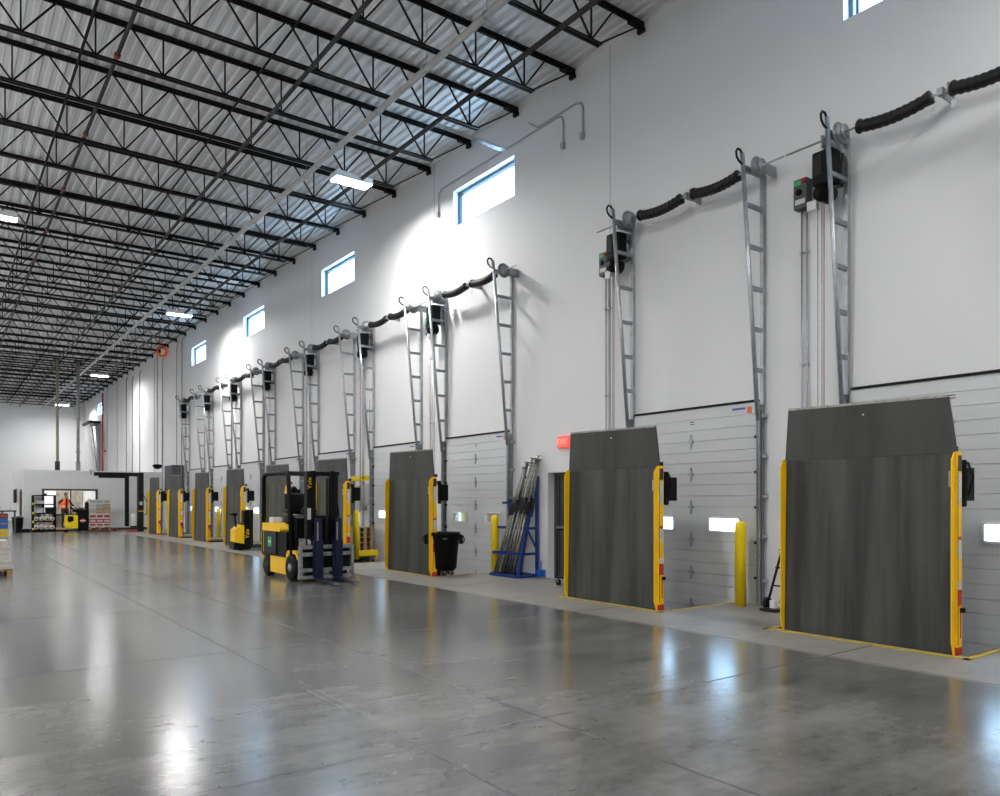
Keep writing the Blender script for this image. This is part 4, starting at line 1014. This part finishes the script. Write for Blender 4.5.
# ------------------------------------------------------------------ worker
def skin_mesh(nodes, edges, sub=1):
    me = bpy.data.meshes.new('tmp'); me.from_pydata([n_[0] for n_ in nodes], edges, []); o = bpy.data.objects.new('tmp', me); COL.objects.link(o)
    md = o.modifiers.new('s', 'SKIN'); md.use_smooth_shade = True
    for i, n_ in enumerate(nodes): o.data.skin_vertices[0].data[i].radius = (n_[1], n_[2] if len(n_) > 2 else n_[1])
    o.data.skin_vertices[0].data[0].use_root = True
    sb = o.modifiers.new('u', 'SUBSURF'); sb.levels = sub; sb.render_levels = sub
    dg = bpy.context.evaluated_depsgraph_get(); r = bpy.data.meshes.new_from_object(o.evaluated_get(dg))
    bpy.data.objects.remove(o); return r
# local: +X right of the figure as seen from the front, -Y is forward
Z0 = .20
J = [((0, 0, .93), .155, .11), ((0, -.005, 1.08), .145, .10), ((0, -.03, 1.25), .17, .11), ((0, -.05, 1.38), .13, .09), ((0, -.075, 1.46), .058), ((0, -.10, 1.54), .055),
     ((-.10, 0, .86), .095), ((-.12, -.05, .47), .062), ((-.12, .02, .10), .045), ((-.13, -.06, .04), .042), ((-.14, -.17, .03), .03),
     ((.10, 0, .86), .095), ((.12, -.10, .47), .062), ((.11, -.02, .10), .045), ((.12, -.10, .04), .042), ((.13, -.21, .03), .03),
     ((-.20, -.05, 1.38), .062), ((-.38, .05, 1.15), .045), ((-.43, -.13, .98), .034), ((-.42, -.20, .95), .03, .018),
     ((.20, -.05, 1.38), .062), ((.30, -.16, 1.14), .045), ((.42, -.36, 1.06), .034), ((.46, -.43, 1.05), .03, .018)]
E_ = [(0, 1), (1, 2), (2, 3), (3, 4), (4, 5), (0, 6), (6, 7), (7, 8), (8, 9), (9, 10), (0, 11), (11, 12), (12, 13), (13, 14), (14, 15), (3, 16), (16, 17), (17, 18), (18, 19), (3, 20), (20, 21), (21, 22), (22, 23)]
bm = bmesh.new(); bm.from_mesh(skin_mesh(J, E_, 2))
for hand, pre, sgn in ((Vector(J[19][0]), Vector(J[18][0]), -1), (Vector(J[23][0]), Vector(J[22][0]), 1)):
    d = (hand - pre).normalized(); a = d.cross(Vector((0, 0, 1))).normalized()
    for k in range(4):
        o_ = (k - 1.5) * .019; l_ = (.07, .085, .08, .06)[k]
        b_ = hand + a * o_
        bm.from_mesh(skin_mesh([(b_, .010), (b_ + d * l_ * .5 + Vector((0, 0, -.008)), .009), (b_ + d * l_ + Vector((0, 0, -.035)), .007)], [(0, 1), (1, 2)], 1))
    b_ = pre.lerp(hand, .6) - a * sgn * .02; bm.from_mesh(skin_mesh([(b_, .011), (b_ - a * sgn * .03 + d * .03, .010), (b_ - a * sgn * .035 + d * .06 + Vector((0, 0, -.01)), .008)], [(0, 1), (1, 2)], 1))
# head
hm = MB(); hc = Vector((0, -.125, 1.645)); hm.ball(hc, .1, 18, 14, (.80, .98, 1.18))
hm.ball(hc + Vector((0, -.035, -.075)), .055, 12, 8, (.95, .95, .8)); hm.ball(hc + Vector((0, -.105, -.012)), .018, 10, 6, (.8, 1.1, 1.5))
for s in (-1, 1): hm.ball(hc + Vector((s * .082, .0, -.01)), .025, 8, 6, (.4, .8, 1.2))
hm.ball(hc + Vector((0, -.088, -.06)), .02, 8, 6, (1.2, .5, .35))
mt = bpy.data.meshes.new('h'); mt.from_pydata(hm.v, [], hm.f); bm.from_mesh(mt)
me = bpy.data.meshes.new('person_body'); bm.to_mesh(me); bm.free()
for m_ in (M_skin, M_shirt, M_trous, M_rub): me.materials.append(m_)
for p_ in me.polygons:
    c = p_.center; p_.use_smooth = True
    if c.z < .09: p_.material_index = 3
    elif c.z < .95 and abs(c.x) < .28: p_.material_index = 2
    elif c.z < 1.455 and (abs(c.x) < .33): p_.material_index = 1
    else: p_.material_index = 0
W_ = thing('person', 'worker in orange safety vest and dark clothes standing on the rider pallet truck', 'person', (5.12, PY, Z0), .45)
bo = bpy.data.objects.new('body', me); COL.objects.link(bo); bo.parent = W_
hr = MB(); hr.ball(hc + Vector((0, .018, .028)), .104, 16, 10, (.83, .98, 1.08)); ho = hr.build('hair', M_hair, W_)
for v in ho.data.vertices:
    if v.co.y < hc.y - .055 and v.co.z < hc.z + .055: v.co.y = hc.y - .05
for s in (-1, 1): MB().ball(hc + Vector((s * .034, -.088, .005)), .011, 8, 6).build('eye', M_eye, W_)
# vest: open-front shell around the torso
vs = []; rings = [(.96, .185, .145, .0), (1.10, .18, .14, -.005), (1.25, .20, .15, -.03), (1.36, .20, .135, -.045), (1.44, .13, .10, -.06)]; nn = 20
vm = MB(); pts = []
for (z, rx, ry, cy) in rings:
    for k in range(nn + 1):
        a = -PI / 2 + .28 + (2 * PI - .56) * k / nn; pts.append((rx * math.cos(a), cy + ry * math.sin(a), z))
fs = [(i * (nn + 1) + k, i * (nn + 1) + k + 1, (i + 1) * (nn + 1) + k + 1, (i + 1) * (nn + 1) + k) for i in range(len(rings) - 1) for k in range(nn)]
vm.add(pts, fs, None, True); vo = vm.build('safety_vest', M_vest, W_)
so = vo.modifiers.new('t', 'SOLIDIFY'); so.thickness = .012
for z, rx, ry, cy in ((1.05, .190, .150, -.002),):
    tp = MB(); pt = []
    for zz in (z, z + .05):
        for k in range(nn + 1):
            a = -PI / 2 + .30 + (2 * PI - .60) * k / nn; pt.append((rx * math.cos(a), cy + ry * math.sin(a), zz))
    tp.add(pt, [(k, k + 1, nn + 2 + k, nn + 1 + k) for k in range(nn)], None, True); tp.build('reflective_band', M_refl, vo)

# ------------------------------------------------------------------ trailer parked outside the third door
t = thing('parked_trailer', 'trailer interior with yellow load showing through third dock door panes', 'trailer', (10.24, DOOR[2], 0))
MB().box(0, -1.2, .0, .06, .0, 2.6).build('wooden_wall', mat('trailer_brown', (.22, .15, .10), .7, emit=.15), t); MB().box(0, .0, .0, .06, 1.2, 2.6).build('yellow_load', mat('trailer_yellow', (.45, .36, .10), .6, emit=.10), t)  # both panels glow faintly in place of light inside the trailer

# ------------------------------------------------------------------ world, camera, view
wd = bpy.data.worlds.new('sky'); scene.world = wd; wd.use_nodes = True
nt = wd.node_tree; nt.nodes.clear(); o = N(nt, 'ShaderNodeOutputWorld'); bg = N(nt, 'ShaderNodeBackground')
bg.inputs[0].default_value = (0.45, 0.71, 1.0, 1); bg.inputs[1].default_value = 9.0; L(nt, bg.outputs[0], o.inputs[0])
def area(name, loc, rot, sx, sy, power, col=(1, 1, 1)):
    la = bpy.data.lights.new(name, 'AREA'); la.shape = 'RECTANGLE'; la.size = sx; la.size_y = sy; la.energy = power; la.color = col
    o_ = bpy.data.objects.new(name, la); COL.objects.link(o_); o_.location = loc; o_.rotation_euler = rot; return o_
# two added fill lamps, out of view, to lift the ceiling and dock wall
area('fill_uplight', (-5.0, 28, 1.2), (0, PI - 0.35, 0), 8, 70, 1250)
area('fill_sidelight', (-12.5, 28, 4.2), (0, -PI / 2, 0), 6, 76, 160)
cam = bpy.data.cameras.new('camera'); co = bpy.data.objects.new('camera', cam); COL.objects.link(co)
co.location = (0, 0, 1.56); co.rotation_euler = (PI / 2, 0, -0.637)
cam.sensor_width = 36; cam.lens = 760.117 * 36 / 1000; cam.shift_y = (500.854 - 398) / 1000; cam.clip_end = 300; cam.clip_start = .05
scene.camera = co
scene.view_settings.view_transform = 'Standard'; scene.view_settings.look = 'None'
scene.view_settings.exposure = 1.2; scene.view_settings.gamma = 1.0
cy = scene.cycles
cy.use_denoising = True; cy.max_bounces = 10; cy.diffuse_bounces = 6; cy.glossy_bounces = 4; cy.transparent_max_bounces = 8; cy.caustics_reflective = False; cy.caustics_refractive = False
cy.sample_clamp_indirect = 6.0
cy.denoising_prefilter = 'ACCURATE'; cy.denoising_input_passes = 'RGB_ALBEDO_NORMAL'
